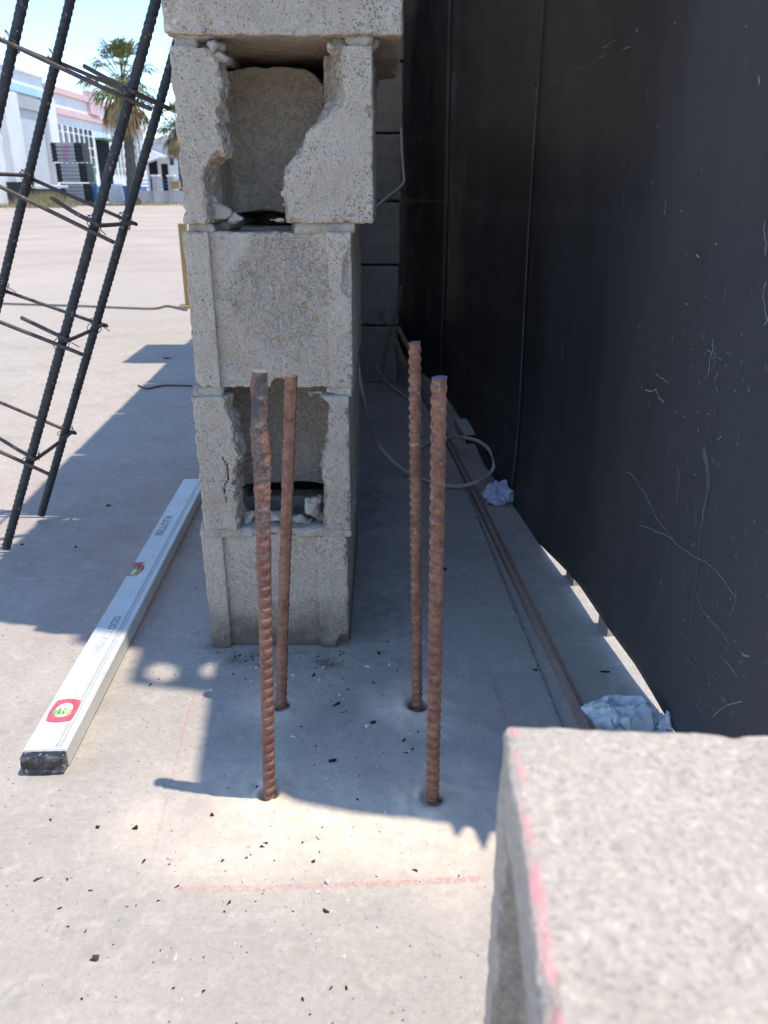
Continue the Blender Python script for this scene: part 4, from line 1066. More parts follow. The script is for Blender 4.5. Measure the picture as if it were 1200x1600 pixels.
# ------------------------------------------------------------------ gate rail on the slab
rail = empty('gate_rail', on_z(700, 690)); tag(rail, 'brown steel guide rail on the slab running beside the black gate', 'rail')
r0 = on_z(905, 1120); r1 = on_z(722, 745); rd = (r1 - r0).normalized(); rn = Vector((-rd.y, rd.x, 0))
def railbar(name, p0, p1, w, h, m, tilt=0.0):
    v = []
    for p_ in (p0, p1):
        for o_, z in ((-w, -0.002), (w, -0.002), (w, h), (w*0.2, h + 0.002), (-w, h * 0.55)):
            q = p_ + rn * o_; v.append((q.x, q.y, z + gh(p_.x, p_.y)))
    m_ = MB(); m_.add(v, [(0,1,6,5),(1,2,7,6),(2,3,8,7),(3,4,9,8),(4,0,5,9),(4,3,2,1,0),(5,6,7,8,9)])
    o = link(name, mesh(name, m_.v, m_.f), m); o.parent = rail; o.location = -rail.location; return o
j1 = on_z(738, 768)
ra = r0 - rd * 0.35
railbar('rail_bar', ra, on_z(741, 772), 0.0085, 0.011, M['rail'])
rail_end = r0 + rd * 2.3
railbar('rail_bar', on_z(738, 766), rail_end, 0.0085, 0.011, M['rail'])
q0 = on_z(868, 1112); q1 = on_z(712, 720); qd = (q1 - q0).normalized()
mb = MB(); mb.tube([q0 - qd * 0.3 + Vector((0, 0, 0.001)), q0 + Vector((0, 0, 0.001)), q1 + Vector((0, 0, 0.001)), q0 + qd * 2.2 + Vector((0, 0, 0.001))], 0.0028, 6)
o = mb.build('edge_strip', M['strip'], None); o.parent = rail; o.location = -rail.location
# ------------------------------------------------------------------ cables
def cable(lab, pts, r, m, grp=None, n=8):
    mb = MB(); mb.tube(catmull(pts, n), r, 8); o = mb.build('cable', m, None, True); tag(o, lab, 'cable', grp); return o
def gz(px, py, z=0.005): 
    q = on_z(px, py, z); return q
pts = [on_y(551, 470, DF + 0.46), on_y(553, 520, DF + 0.44), on_y(557, 560, DF + 0.46), on_y(567, 620, DF + 0.50), gz(585, 680, 0.10), gz(605, 712, 0.045), gz(640, 740, 0.010), gz(680, 755, 0.006), gz(715, 760, 0.008), gz(745, 753, 0.024), gz(766, 740, 0.02), gz(772, 722, 0.035), gz(765, 704, 0.05), gz(748, 690, 0.055), gz(725, 684, 0.05), gz(702, 684, 0.02), gz(675, 690, 0.006), gz(655, 700, 0.005)]
cable('pale grey cable hanging behind the pillar and looping over the rail', pts, 0.0046, M['cable'], None, 10)
pts = [gz(588, 575, 0.09), gz(600, 590, 0.05), gz(612, 604, 0.012), gz(630, 618), gz(645, 632), gz(655, 655), gz(660, 680)]
cable('thin tan cable lying from the small stone towards the bars', pts, 0.0048, M['cable'])
cable('thin pale wire arching between the broken block and the gate', [on_y(576, 338, 2.0), on_y(590, 322, 2.1), on_y(606, 308, 2.2), on_y(622, 296, 2.3), on_y(631, 284, 2.4), on_y(630, 265, 2.5), on_y(628, 235, 2.6), on_y(627, 200, 2.65)], 0.0042, M['cable'])
# ------------------------------------------------------------------ litter
def crumple(name, lab, c, sx, sy, sz, seed, m, cat, n=46):
    rng = np.random.default_rng(seed)
    u, v = np.meshgrid(np.linspace(-1, 1, n), np.linspace(-1, 1, n), indexing='ij')
    R = np.sqrt(u**2 + v**2)
    dome = np.clip(1 - (np.abs(u)**2.4 + np.abs(v)**2.4), 0, 1) ** 0.55
    def ridg(f, s): return 1 - np.abs(hnoise(u*f + seed, v*f, u*0 + s, seed))*2
    z = sz * (dome * (0.75 + 0.35 * ridg(1.6, 1) + 0.22 * ridg(3.5, 2)) + 0.06 * ridg(7, 3) * (dome > 0))
    x = sx * (u + 0.16 * hnoise(u*2.2, v*2.2, u*0+7, seed) + 0.07 * hnoise(u*6, v*6, u*0+5, seed)); y = sy * (v + 0.16 * hnoise(u*2.2, v*2.2, u*0+9, seed) + 0.07 * hnoise(u*6, v*6, u*0+2, seed))
    z = np.maximum(z, 0.0008)
    V = np.stack([x.ravel(), y.ravel(), z.ravel()], 1); i, j = np.meshgrid(np.arange(n-1), np.arange(n-1), indexing='ij'); a = (i*n+j).ravel()
    B = V.copy(); B[:, 2] = np.maximum(B[:, 2] - 0.0007, 0)
    Q = np.stack([a, a+n, a+n+1, a+1], 1)
    me = np_mesh(name, np.concatenate([V, B]), np.concatenate([Q, (Q + n*n)[:, ::-1]]), False)
    o = link(name, me, m, None, (c.x, c.y, 0.001)); tag(o, lab, cat); return o
def crumple_ball(name, lab, c, rx, ry, rz, seed, m, cat, n=44):
    th, ph = np.meshgrid(np.linspace(0, pi, n), np.linspace(0, 2 * pi, 2 * n, endpoint=False), indexing='ij')
    x, y, z = np.sin(th) * np.cos(ph), np.sin(th) * np.sin(ph), np.cos(th)
    R = 0.80
    for f, a in ((1.3, 0.30), (2.6, 0.20), (5.0, 0.10)): R = R + a * (0.7 - 2 * np.abs(hnoise(x * f + seed, y * f, z * f, seed)))
    V = np.stack([(x * R * rx).ravel(), (y * R * ry).ravel(), np.maximum(z * R * rz, -0.72 * rz).ravel()], 1); V[:, 2] += 0.72 * rz
    i, j = np.meshgrid(np.arange(n - 1), np.arange(2 * n), indexing='ij'); j2 = (j + 1) % (2 * n)
    Q = np.stack([(i * 2 * n + j).ravel(), ((i + 1) * 2 * n + j).ravel(), ((i + 1) * 2 * n + j2).ravel(), (i * 2 * n + j2).ravel()], 1)
    o = link(name, np_mesh(name, V, Q, False), m, None, (c.x, c.y, 0.001)); tag(o, lab, cat); return o
c = on_z(779, 785); crumple_ball('crumpled_wrapper', 'crumpled lilac plastic wrapper on the ground beside the gate', c, 0.036, 0.030, 0.027, 3, M['plastic_blue'], 'wrapper')
c = on_z(968, 1125); o = crumple('plastic_bag', 'pale blue printed plastic bag crumpled behind the foreground block', c, 0.052, 0.026, 0.026, 12, M['plastic_bag'], 'plastic bag'); o.rotation_euler.z = -0.12
c = on_z(1035, 1133); crumple('plastic_scrap', 'small torn white scrap at the foot of the gate', c, 0.012, 0.010, 0.018, 5, M['white'], 'scrap', 18)
# open carton end under the gate
q = on_z(728, 694)
carton = empty('cardboard_box', q, (0, 0, 0.085)); tag(carton, 'pale flattened cardboard box with dark open end by the gate foot', 'box')
mb = MB(); mb.box((-0.005, 0.004, 0), (0.045, 0.16, 0.026)); mb.build('carton', M['cardboard'], carton, bevel=0.002)
mb = MB(); mb.box((-0.001, 0.0, 0.003), (0.041, 0.0035, 0.023)); mb.build('open_end', M['dark_void'], carton)  # solid black slab in place of the shaded hollow
q = on_z(580, 597); sm = lump_mesh('stone', 0.036, 0.034, 0.040, cell=0.004, seed=77, rough=0.2, angular=0.2)
tag(link('stone', sm, M['block_grey'], None, (q.x, q.y + 0.02, 0.030)), 'small squarish grey rubble stone at the foot of the rear wall', 'stone')
# planks / laths behind the rear pier
for (a, b, lab) in (((622, 512), (648, 560), 'thin reddish wooden lath leaning in the gap beside the gate'), ((620, 535), (636, 575), 'second paler lath below the reddish one in the gap')):
    pa, pb = on_y(a[0], a[1], 2.72), on_y(b[0], b[1], 2.60); pb.z = max(pb.z, 0.008)
    mb = MB(); mb.tube([pa, (pa + pb) / 2 + Vector((0, 0, -0.004)), pb], 0.010, 4); tag(mb.build('wooden_lath', M['wood'], None), lab, 'lath')
# dried weed stalk with seed head
wr = empty('dried_weed', on_y(606, 580, 2.66)); wr.location.z = 0; tag(wr, 'dried brown weed stalk standing against the rear block wall', 'weed')
def wpart(name, pts, r, n=5, fuzz=0):
    mb = MB(); P = catmull(pts, 6); mb.tube(P, r, n)
    for _ in range(fuzz):
        t = rs.random(); p_ = P[int(t * (len(P) - 1))]; d_ = Vector((rs.gauss(0, 1), rs.gauss(0, 1), rs.gauss(0.4, 0.8))).normalized() * rs.uniform(0.006, 0.014); e_ = d_.cross(Vector((0, 1, 0.2))).normalized() * 0.0022
        mb.add([p_ - e_, p_ + e_, p_ + d_], [(0, 1, 2)])
    o = mb.build(name, M['dry'], None); o.parent = wr; o.location = -wr.location; return o
wy = 2.66
wpart('stalk', [on_y(x, y, wy) for x, y in ((598, 585), (604, 550), (612, 515), (620, 490), (625, 470), (626, 446))], 0.0024)
wpart('seed_head', [on_y(x, y, wy) for x, y in ((616, 502), (622, 484), (625, 468), (626, 448))], 0.0035, 5, 160)
wpart('side_stalk', [on_y(x, y, wy) for x, y in ((592, 580), (598, 560), (606, 530), (610, 508))], 0.0016)
wpart('side_stalk', [on_y(x, y, wy) for x, y in ((608, 512), (598, 500), (592, 496), (604, 484))], 0.0012, 5, 50)

# ------------------------------------------------------------------ foreground block stack
zt = 0.4275
f1 = on_z(787, 1130, zt); f2 = on_z(872, 1600, zt)
far_dir = on_z(1200, 1147, zt) - f1; frz = math.radians(-3.2)
def carve_fg(Fd, X, Y, Z, n1, n2, n3, rng):
    # hollowed left end (x = -w/2) framed by a far flange and a lip along the top
    a = (0.178 - Y) * 0.8; b = (0.169 - Z) * 0.6; e_ = (Y - 0.03) * 0.8
    tr = np.minimum(np.minimum(np.minimum(a, b), e_), (-0.2 + 0.016) - X + 0.0015 * n2 + 0.001 * n3)
    Fd = np.maximum(Fd, tr)
    # bite out of the top arris
    bt = np.sqrt((X + 0.2)**2 + (Y - 0.085)**2 * 0.6 + (Z - 0.2)**2) - 0.0055 + 0.002 * n2
    return np.maximum(Fd, -bt)
fg = empty('concrete_blocks', (f1.x + 0.2, f1.y - 0.1, 0)); tag(fg, 'blurred pale speckled concrete block pair in the right foreground with red chalk edge', 'concrete block')
fgm = block_mesh('foreground_block', 0.40, 0.205, 0.2, cell=0.0022, seed=131, rough=0.7, rnd=0.003, carve=carve_fg)
for z_, nm in ((zt - 0.2, 'block'), (zt - 0.2 - 0.2135, 'block')):
    o = link(nm, fgm, M['block_chalk']); o.parent = fg
    q = Vector((f1.x, f1.y, 0)) + Vector((cos(frz), sin(frz), 0)) * 0.2 + Vector((sin(frz), -cos(frz), 0)) * 0.205
    o.location = (q.x - fg.location.x, q.y - fg.location.y, z_); o.rotation_euler = (0, 0, frz)
mm = mortar_mesh(0.39, 0.2, 0.0138, 140, 0.5)
for z_ in (zt - 0.2137, 0.0):
    o = link('mortar_joint', mm, M['mortar']); o.parent = fg
    o.location = (q.x - fg.location.x, q.y - fg.location.y, z_ if z_ else -0.0004); o.rotation_euler = (0, 0, frz)
s_ = on_y(769, 1395, f1.y - 0.012)
o = link('mortar_lump', lump_mesh('mortar_lump', 0.0045, 0.006, 0.014, cell=0.001, seed=412, rough=0.6), simple('dark_grey_mortar', (0.11, 0.11, 0.125), 0.9, 0.1, 0, 0.5, 150, 0.8)); o.parent = fg
o.location = (f1.x + 0.003 - fg.location.x, s_.y - fg.location.y, s_.z)

# ------------------------------------------------------------------ chalk lines
def chalk(lab, pts, w, fade=(1, 1), n=40):
    P = [on_z(*p) for p in pts]; L = []; R = []; fd = []
    tot = catmull(P, n)
    for i, p_ in enumerate(tot):
        t_ = (tot[min(i+1, len(tot)-1)] - tot[max(i-1, 0)]).normalized(); nn = Vector((-t_.y, t_.x, 0))
        for S, k in ((L, 1), (R, -1)):
            q = p_ + nn * w * k; S.append((q.x, q.y, gh(q.x, q.y) + 0.0009))
        fd.append(fade[0] + (fade[1] - fade[0]) * i / (len(tot) - 1))
    m_ = len(L); me = mesh('chalk_line', L + R, [(i, m_+i, m_+i+1, i+1) for i in range(m_ - 1)])
    at = me.attributes.new('fade', 'FLOAT', 'POINT'); at.data.foreach_set('value', fd + fd)
    o = link('chalk_line', me, M['chalk']); tag(o, lab, 'chalk line', 'red chalk lines on the slab'); return o
chalk('red chalk line running across the front of the four bars', [(278, 1390), (360, 1391), (450, 1388), (560, 1383), (660, 1379), (752, 1374)], 0.0036, (0.6, 0.95))
chalk('thin faint red chalk line running away beside the rebar shadow', [(240, 1340), (258, 1260), (270, 1210), (288, 1140), (305, 1075)], 0.0018, (0.4, 0.8))
chalk('short red chalk line running into the foreground block', [(762, 1050), (775, 1080), (788, 1118), (800, 1150)], 0.0022, (0.5, 1.0))
chalk('faint red chalk line across the shaded slab behind the right bars', [(560, 1031), (640, 1033), (730, 1036)], 0.0022, (0.35, 0.4))

# ------------------------------------------------------------------ chips and crumbs
CHIPS = [(153, 1294, 8, 6, 0, 'd'), (211, 1294, 12, 9, 0, 'd'), (331, 1274, 8, 8, 1, 'd'), (60, 1373, 16, 4, .5, 'd'), (224, 1347, 13, 4, .9, 'd'), (276, 1387, 10, 3, .5, 'd'), (93, 1419, 8, 3, .3, 'd'),
         (150, 1498, 13, 11, 0, 'b'), (357, 1413, 10, 6, .6, 'd'), (510, 1425, 13, 7, -.4, 'd'), (248, 1409, 7, 3, .3, 'd'), (347, 1346, 9, 4, .7, 'd'), (525, 1102, 18, 6, .45, 'd'), (583, 1130, 11, 6, .2, 'd'), (520, 1190, 16, 7, .15, 'd'),
         (489, 1056, 10, 6, .6, 'd'), (592, 1021, 7, 7, .2, 'd'), (584, 1068, 9, 3, -.4, 'd'), (605, 1003, 7, 3, -.4, 'd'), (541, 1543, 11, 4, -1.0, 'd'), (517, 1544, 9, 3, .7, 'd'), (473, 1561, 9, 4, -.9, 'd'), (630, 1158, 9, 6, .4, 'd'),
         (261, 560, 15, 8, 0, 'd'), (35, 851, 7, 3, .5, 'd'), (118, 855, 6, 4, .3, 'd'), (835, 1048, 12, 4, -.2, 'd'), (945, 1051, 18, 4, -.1, 'd'), (695, 890, 9, 7, -.3, 'd'), (690, 913, 8, 4, .3, 'd'),
         (512, 1379, 9, 12, .3, 'w'), (497, 1397, 8, 7, 0, 'w'), (381, 1378, 8, 8, 0, 'w'), (497, 1309, 15, 6, -.7, 'w'), (574, 1136, 9, 7, 0, 'w'), (265, 1342, 10, 6, 0, 'w'), (388, 1325, 8, 5, 0, 'w'),
         (490, 1347, 8, 6, .5, 'd'), (142, 1501, 4, 4, 0, 'd'), (318, 1496, 4, 3, 0, 'd'), (239, 1505, 4, 3, 0, 'd'), (271, 1545, 6, 3, .4, 'd'), (128, 1561, 5, 4, 0, 'd'), (399, 1410, 4, 3, 0, 'd'), (458, 1425, 4, 3, 0, 'd'), (170, 791, 9, 5, .3, 'b'), (500, 745, 1, 1, 0, 'x')]
SPECIAL = {(211, 1294): 'larger angular dark chip on sunlit slab left of the front left bar', (150, 1498): 'square brown rust chip alone at the lower left of the slab', (510, 1425): 'oval dark brown chip just in front of the chalk line',
           (525, 1102): 'long dark chip lying between the four bars', (520, 1190): 'dark bolt-shaped bit lying in the shade between the front bars', (261, 560): 'black crumpled scrap in the far shade left of the pillar',
           (945, 1051): 'long thin dark chip near the light strip under the gate', (512, 1379): 'upright pale chip sitting on the chalk line', (60, 1373): 'slim dark splinter near the left edge of the sunlit slab', (170, 791): 'orange-brown leaf-like chip near the cage foot'}
def hull(seed):
    rg = random.Random(seed); bm = bmesh.new()
    for _ in range(11):
        p_ = Vector((rg.uniform(-1, 1), rg.uniform(-1, 1), rg.uniform(-.8, .8)))
        bm.verts.new(p_ / max(abs(p_.x) + 0.55 * abs(p_.y), 0.55 * abs(p_.x) + abs(p_.y), 0.6))
    res = bmesh.ops.convex_hull(bm, input=bm.verts[:]); bmesh.ops.delete(bm, geom=[g for g in res['geom_interior'] if isinstance(g, bmesh.types.BMVert)], context='VERTS')
    me = bpy.data.meshes.new('chip'); bm.to_mesh(me); bm.free(); return me
vm = {'d': [hull(500 + i) for i in range(7)]}
for i, (px, py, l, wd, a, t_) in enumerate(CHIPS):
    if t_ == 'x': continue
    q = on_z(px, py); dep = (q - CAMP).length; l_ = l / FPX * dep * 0.45; w_ = wd / FPX * dep * 0.5; h_ = min(w_, 0.004)
    me = vm['d'][i % 7].copy(); me.materials.clear()
    o = link('chip', me, {'d': M['chip_dark'], 'b': M['chip_brown'], 'w': M['chip_pale']}[t_], None, (q.x, q.y, gh(q.x, q.y) + h_ * 0.35), (0, 0, a * 1.3)); o.scale = (l_, w_, h_)
    if (px, py) in SPECIAL: tag(o, SPECIAL[(px, py)], 'chip', 'chips on the slab')
    elif t_ == 'w': tag(o, 'tiny pale mortar chip on the dusty slab', 'chip', 'pale chips on the slab')
    else: tag(o, 'tiny dark burnt chip scattered on the slab', 'chip', 'dark chips on the slab')
# uncountable grit
def grit(name, m, N, seed, size, label, areas):
    rng = np.random.default_rng(seed); tet = np.array([(1, 0, 0), (-.5, .8, 0), (-.5, -.8, 0), (0, 0, .8)]); V = []; Q = []
    for _ in range(N):
        ar = areas[rng.integers(len(areas))]
        px, py = rng.normal(ar[0], ar[2]), rng.normal(ar[1], ar[3])
        if py < 500 or py > 1650: continue
        p_ = on_z(px, py)
        if DF - 0.01 < p_.y < DF + 0.41 and -0.27 < p_.x < -0.04: continue
        s = size * (0.4 + rng.pareto(2.2) * 0.5); s = min(s, size * 3)
        a = rng.uniform(0, 6.28); ca, sa = cos(a), sin(a); st = rng.uniform(0.5, 2.2)
        t = tet * rng.uniform(0.6, 1.3, (4, 3)) * s; t[:, 0] *= st
        t = np.stack([t[:, 0]*ca - t[:, 1]*sa, t[:, 0]*sa + t[:, 1]*ca, t[:, 2]], 1) + np.array([p_.x, p_.y, gh(p_.x, p_.y) - 0.0002])
        b = len(V) * 4; V.append(t); Q += [(b, b+2, b+1), (b, b+1, b+3), (b+1, b+2, b+3), (b+2, b, b+3)]
    o = link(name, np_mesh(name, np.concatenate(V), np.array(Q), False), m); tag(o, label, 'grit', None, 'stuff')
areas = [(560, 1130, 120, 60), (450, 1320, 150, 50), (300, 1300, 140, 90), (500, 1360, 140, 60), (350, 1480, 260, 90), (200, 880, 130, 120), (620, 1000, 60, 120), (730, 850, 60, 160), (560, 1200, 120, 40), (450, 1060, 80, 20), (640, 640, 40, 40)]
grit('grit', M['chip_dark'], 1700, 1, 0.0008, 'fine dark grit scattered over the slab', areas)
grit('dirt_crumbs', M['chip_dark'], 900, 4, 0.0008, 'dark dirt crumbs along the foot of the pillar', [(380, 1030, 14, 6), (335, 1016, 8, 5), (500, 1036, 24, 6), (540, 1018, 8, 6), (435, 1024, 50, 4)])
grit('mortar_crumbs', M['chip_pale'], 1500, 2, 0.0010, 'fine pale mortar crumbs scattered over the slab', areas[:5] + areas[8:10])

# ------------------------------------------------------------------ background: building, palms, yard
FX = -16.0
def fq(px, py): return on_x(px, py, FX)
def fy(px): return on_x(px, 320, FX).y
bld = empty('warehouse', (FX, fy(60), 0)); tag(bld, 'long white warehouse with pink and pale blue bands far behind the cage', 'building')
def bbox(name, y0, y1, z0, z1, x0, x1, m, parent=bld):
    mb = MB(); mb.box((FX + x0, y0, z0), (FX + x1, y1, z1)); o = mb.build(name, m, None)
    o.parent = parent; o.location = -parent.location if parent.parent is None else (0, 0, 0)
    return o
ya, yb, yc = fy(-160), fy(94), fy(236)
zt1 = fq(20, 108).z; zt2 = fq(120, 148).z
def zz(px, py): return fq(px, py).z
bbox('wall', ya, yb, 0, zt1 - 0.02, -9, 0, M['white_wall']); bbox('wall', yb + 0.01, yc, 0, zt2 - 0.02, -9, -0.05, M['white_wall'])
bbox('roof_coping', ya, yb + 0.02, zt1 - 0.02, zt1 + 0.10, -9, 0.12, M['white_wall'])
bbox('painted_band', ya, yb + 0.03, zz(40, 148), zz(40, 136), -0.05, 0.16, M['blue_band'])
bbox('pilaster', fy(19), fy(41), 0, zz(30, 149), 0.0, 0.35, M['white_wall']); bbox('pilaster', fy(84), fy(97), 0, zz(90, 160), 0.0, 0.35, M['white_wall'])
bbox('roller_door', fy(43), fy(83), 0, zz(60, 176), 0.0, 0.08, M['grey_door'])
bbox('door_head', fy(42), fy(84), zz(60, 176), zz(60, 158), 0.0, 0.2, M['concrete_far'])
bbox('painted_band', yb + 0.04, yc + 0.01, zt2 - 0.22, zt2 + 0.06, -0.2, 0.10, M['pink_band'])
bbox('painted_band', yb + 0.04, yc + 0.01, zz(150, 192) , zz(150, 183), -0.2, 0.08, M['pink_band'])
bbox('parapet_pier', fy(157), fy(172), zz(164, 185), zt2 + 0.35, -0.2, 0.14, M['pink_band'])
# lattice windows
def win(px0, px1, z0, z1):
    mb = MB(); mb.box((FX - 0.045, fy(px0), z0), (FX + 0.0, fy(px1), z1)); o = mb.build('window', M['pane'], None); o.parent = bld; o.location = -bld.location
cols = [101, 109, 117.5, 125.5, 133, 140.5, 147.5, 154]
zr = [(zz(156, 214), zz(156, 207)), (zz(156, 232), zz(156, 217)), (zz(156, 246), zz(156, 235)), (zz(156, 260), zz(156, 248)), (zz(156, 271), zz(156, 263))]
for c_ in cols:
    for z0, z1 in zr: win(c_, c_ + 3.6, z0, z1)
for c_ in (188, 194, 199.5, 207, 212, 217, 222, 227):
    for z0, z1 in zr: win(c_, c_ + 2.6, z0, z1)
bbox('doorway', fy(163), fy(181), 0, zz(170, 222), -0.049, 0.03, M['void']); bbox('canopy', fy(162), fy(182), zz(170, 222), zz(170, 219), -0.04, 0.5, M['green'])
bbox('door', fy(146), fy(154), 0, zz(150, 264), -0.049, 0.05, M['green'])
bbox('plinth', fy(142), fy(232), 0, zz(150, 292), -0.049, 0.02, M['blue'])
bbox('wall_lamp', fy(7), fy(10), zz(8, 224), zz(8, 214), 0.0, 0.3, M['white'])
# annex with lean-to roof on the right
ann = empty('annex_building', (-15, fy(240), 0)); tag(ann, 'small pale annex with sloping grey canopy right of the warehouse', 'building')
def abox(name, a, b, m):
    mb = MB(); mb.box(a, b); o = mb.build(name, m, None); o.parent = ann; o.location = -ann.location; return o
AY = yc + 9
def ax_(px): return on_y(px, 300, AY).x
def az(py): return on_y(255, py, AY).z
abox('wall', (ax_(225), AY, 0), (ax_(330), AY + 8, az(222)), M['white_wall'])
mb = MB(); mb.add([(ax_(225), AY - .3, az(224)), (ax_(262), AY - .3, az(214)), (ax_(300), AY - .3, az(202)), (ax_(330), AY - .3, az(224)), (ax_(225), AY + 8, az(224)), (ax_(262), AY + 8, az(214)), (ax_(300), AY + 8, az(202)), (ax_(330), AY + 8, az(224))], [(0, 3, 2, 1), (4, 5, 6, 7), (0, 1, 5, 4), (1, 2, 6, 5), (2, 3, 7, 6), (0, 4, 7, 3)])
o = mb.build('roof', M['roof_far'], None); o.parent = ann; o.location = -ann.location
abox('doorway', (ax_(237), AY - 0.05, 0), (ax_(250), AY + 0.01, az(236)), M['void']); abox('doorway', (ax_(256), AY - 0.05, 0), (ax_(266), AY + 0.01, az(256)), M['void'])
abox('window', (ax_(270), AY - 0.05, az(258)), (ax_(276), AY + 0.01, az(246)), M['pane'])
mb = MB(); mb.add([(ax_(235), AY - 0.1, az(232)), (ax_(270), AY - 0.1, az(247)), (ax_(270), AY - 2.5, az(250)), (ax_(235), AY - 2.5, az(262)), (ax_(235), AY - 0.1, az(229)), (ax_(270), AY - 0.1, az(244)), (ax_(270), AY - 2.5, az(247)), (ax_(235), AY - 2.5, az(259))], [(0,3,2,1),(4,5,6,7),(0,1,5,4),(1,2,6,5),(2,3,7,6),(3,0,4,7)])
o = mb.build('canopy', M['concrete_far'], None); o.parent = ann; o.location = -ann.location
# low yard wall with posts
LY = 40.0
def lx(px): return on_y(px, 300, LY).x
def lz(py): return max(0, on_y(250, py, LY).z)
lw_ = empty('yard_wall', (lx(250), LY, 0)); tag(lw_, 'low grey yard wall with square posts and railing behind the palm', 'wall')
def wbox(name, a, b, m):
    mb = MB(); mb.box(a, b); o = mb.build(name, m, None); o.parent = lw_; o.location = -lw_.location
wbox('wall_base', (lx(212), LY, 0), (lx(330), LY + 0.25, lz(298)), M['concrete_far'])
for p_ in (244.5, 269): wbox('post', (lx(p_ - 4.5), LY - 0.1, 0), (lx(p_ + 4.5), LY + 0.35, lz(276)), M['concrete_far']); wbox('post_cap', (lx(p_ - 5.5), LY - 0.15, lz(276)), (lx(p_ + 5.5), LY + 0.4, lz(273)), M['white'])
for y_ in (282, 288, 293): wbox('railing', (lx(212), LY + 0.1, lz(y_)), (lx(320), LY + 0.14, lz(y_ - 1)), M['blue'])
# crates, stacked in columns
def crate(lab, px0, px1, py0, py1, Y, m, mb_label=None):
    x0, x1 = on_y(px0, 300, Y).x, on_y(px1, 300, Y).x; z0, z1 = max(0, on_y((px0+px1)/2, py1, Y).z), on_y((px0+px1)/2, py0, Y).z
    e_ = empty('crate_stack', ((x0+x1)/2, Y, z0)); tag(e_, lab, 'crates', 'crate stacks by the warehouse')
    n = max(3, int((z1 - z0) / 0.13)); hh = (z1 - z0) / n; hx = (x1 - x0) / 2
    me = None
    for i in range(n):
        if me is None:
            mb = MB(); mb.box((-hx, 0, 0.01), (hx, 0.9, hh * 0.62)); mb.box((-hx * 0.95, 0.05, hh * 0.62), (hx * 0.95, 0.85, hh + 0.008)); me = mesh('crate', mb.v, mb.f)
        o = link('crate', me, m, e_, (0, 0, hh * i))
    if mb_label:
        mb = MB(); mb.box((-hx * 0.05, -0.03, (z1 - z0) * 0.05), (hx * 0.12, -0.005, (z1 - z0) * 0.9)); mb.build('label', mb_label, e_)
CY = 38.0
for i, (ty, by) in enumerate(((223, 253), (255, 285), (287, 319))):
    lev = ('top', 'middle', 'bottom')[i]; d_ = (0, 3, 6)[i]
    crate('%s dark crate stack at the left of the tall crate pile' % lev, 89 + d_, 97 + d_, ty, by, CY, M['crate_black'])
    crate('%s grey crate stack in the tall pile before the warehouse%s' % (lev, ', with magenta strip' if i == 0 else ''), 97 + d_, 124 + d_, ty, by, CY - 0.1, M['crate_grey'], M['magenta'] if i == 0 else None)
    crate('%s dark crate stack at the right of the tall crate pile' % lev, 124 + d_, 137 + d_, ty, by, CY, M['crate_black'])
crate('low pile of white sheets between the blue bins and the palm', 168, 191, 288, 318, CY, M['white'])
def bin_(lab, px0, px1, py0, py1, Y, m, cat):
    x0, x1 = on_y(px0, 300, Y).x, on_y(px1, 300, Y).x; z1 = on_y(px0, py0, Y).z; w_ = x1 - x0
    e_ = empty('storage_bin', ((x0+x1)/2, Y, 0)); tag(e_, lab, cat)
    mb = MB(); mb.add([(-w_*.42, 0, 0), (w_*.42, 0, 0), (w_*.42, .6, 0), (-w_*.42, .6, 0), (-w_*.5, -.05, z1*.9), (w_*.5, -.05, z1*.9), (w_*.5, .65, z1*.9), (-w_*.5, .65, z1*.9)], [(0,3,2,1),(4,5,6,7),(0,1,5,4),(1,2,6,5),(2,3,7,6),(3,0,4,7)]); mb.build('body', m, e_)
    mb = MB(); mb.box((-w_*.53, -.08, z1*.905), (w_*.53, .68, z1)); mb.build('lid', m, e_)
bin_('blue bin right of the white sheets by the palm trunk', 193, 206, 290, 320, 37.5, M['blue'], 'bin')
bin_('narrow blue bin right of the crate pile', 143, 152, 291, 318, 38.2, M['blue'], 'bin')
bq = (on_y(269, 300, 39.6).x, on_y(281, 300, 39.6).x, on_y(275, 295, 39.6).z, on_y(275, 283, 39.6).z)
be = empty('post_box', ((bq[0] + bq[1]) / 2, 39.6, bq[2])); tag(be, 'small orange-yellow box on the yard wall post at the pillar edge', 'box')
mb = MB(); mb.box((-(bq[1]-bq[0])/2, 0, 0), ((bq[1]-bq[0])/2, 0.28, (bq[3]-bq[2])*0.8)); mb.build('body', M['yellow'], be, bevel=0.01)
mb = MB(); mb.box((-(bq[1]-bq[0])/2*1.06, -0.03, (bq[3]-bq[2])*0.805), ((bq[1]-bq[0])/2*1.06, 0.29, bq[3]-bq[2])); mb.build('lid', M['yellow'], be, bevel=0.01)
# flatbed / low table with clutter at left
for (lab, p0, p1, y0, y1, mt) in (('low dark clutter pile at the left foot of the warehouse', 12, 44, 284, 312, 'crate_black'), ('white board lying before the roller door', 50, 97, 289, 294, 'white'), ('dark machine under the white board', 55, 88, 295, 314, 'crate_black')):
    Y = 36.0; x0, x1 = on_y(p0, 300, Y).x, on_y(p1, 300, Y).x; za, zb = max(0, on_y(p0, y1, Y).z), on_y(p0, y0, Y).z
    e_ = empty('yard_clutter', ((x0 + x1)/2, Y, 0)); tag(e_, lab, 'clutter')
    mb = MB(); mb.box((x0 - e_.location.x, 0, za), (x1 - e_.location.x, 0.8, zb)); mb.build('top', M[mt], e_, bevel=0.03)
    for xx in (x0 + 0.05, x1 - 0.1):
        mb = MB(); mb.box((xx - e_.location.x, 0.1, 0), (xx - e_.location.x + 0.06, 0.16, max(za, 0.02))); mb.build('leg', M['crate_black'], e_)
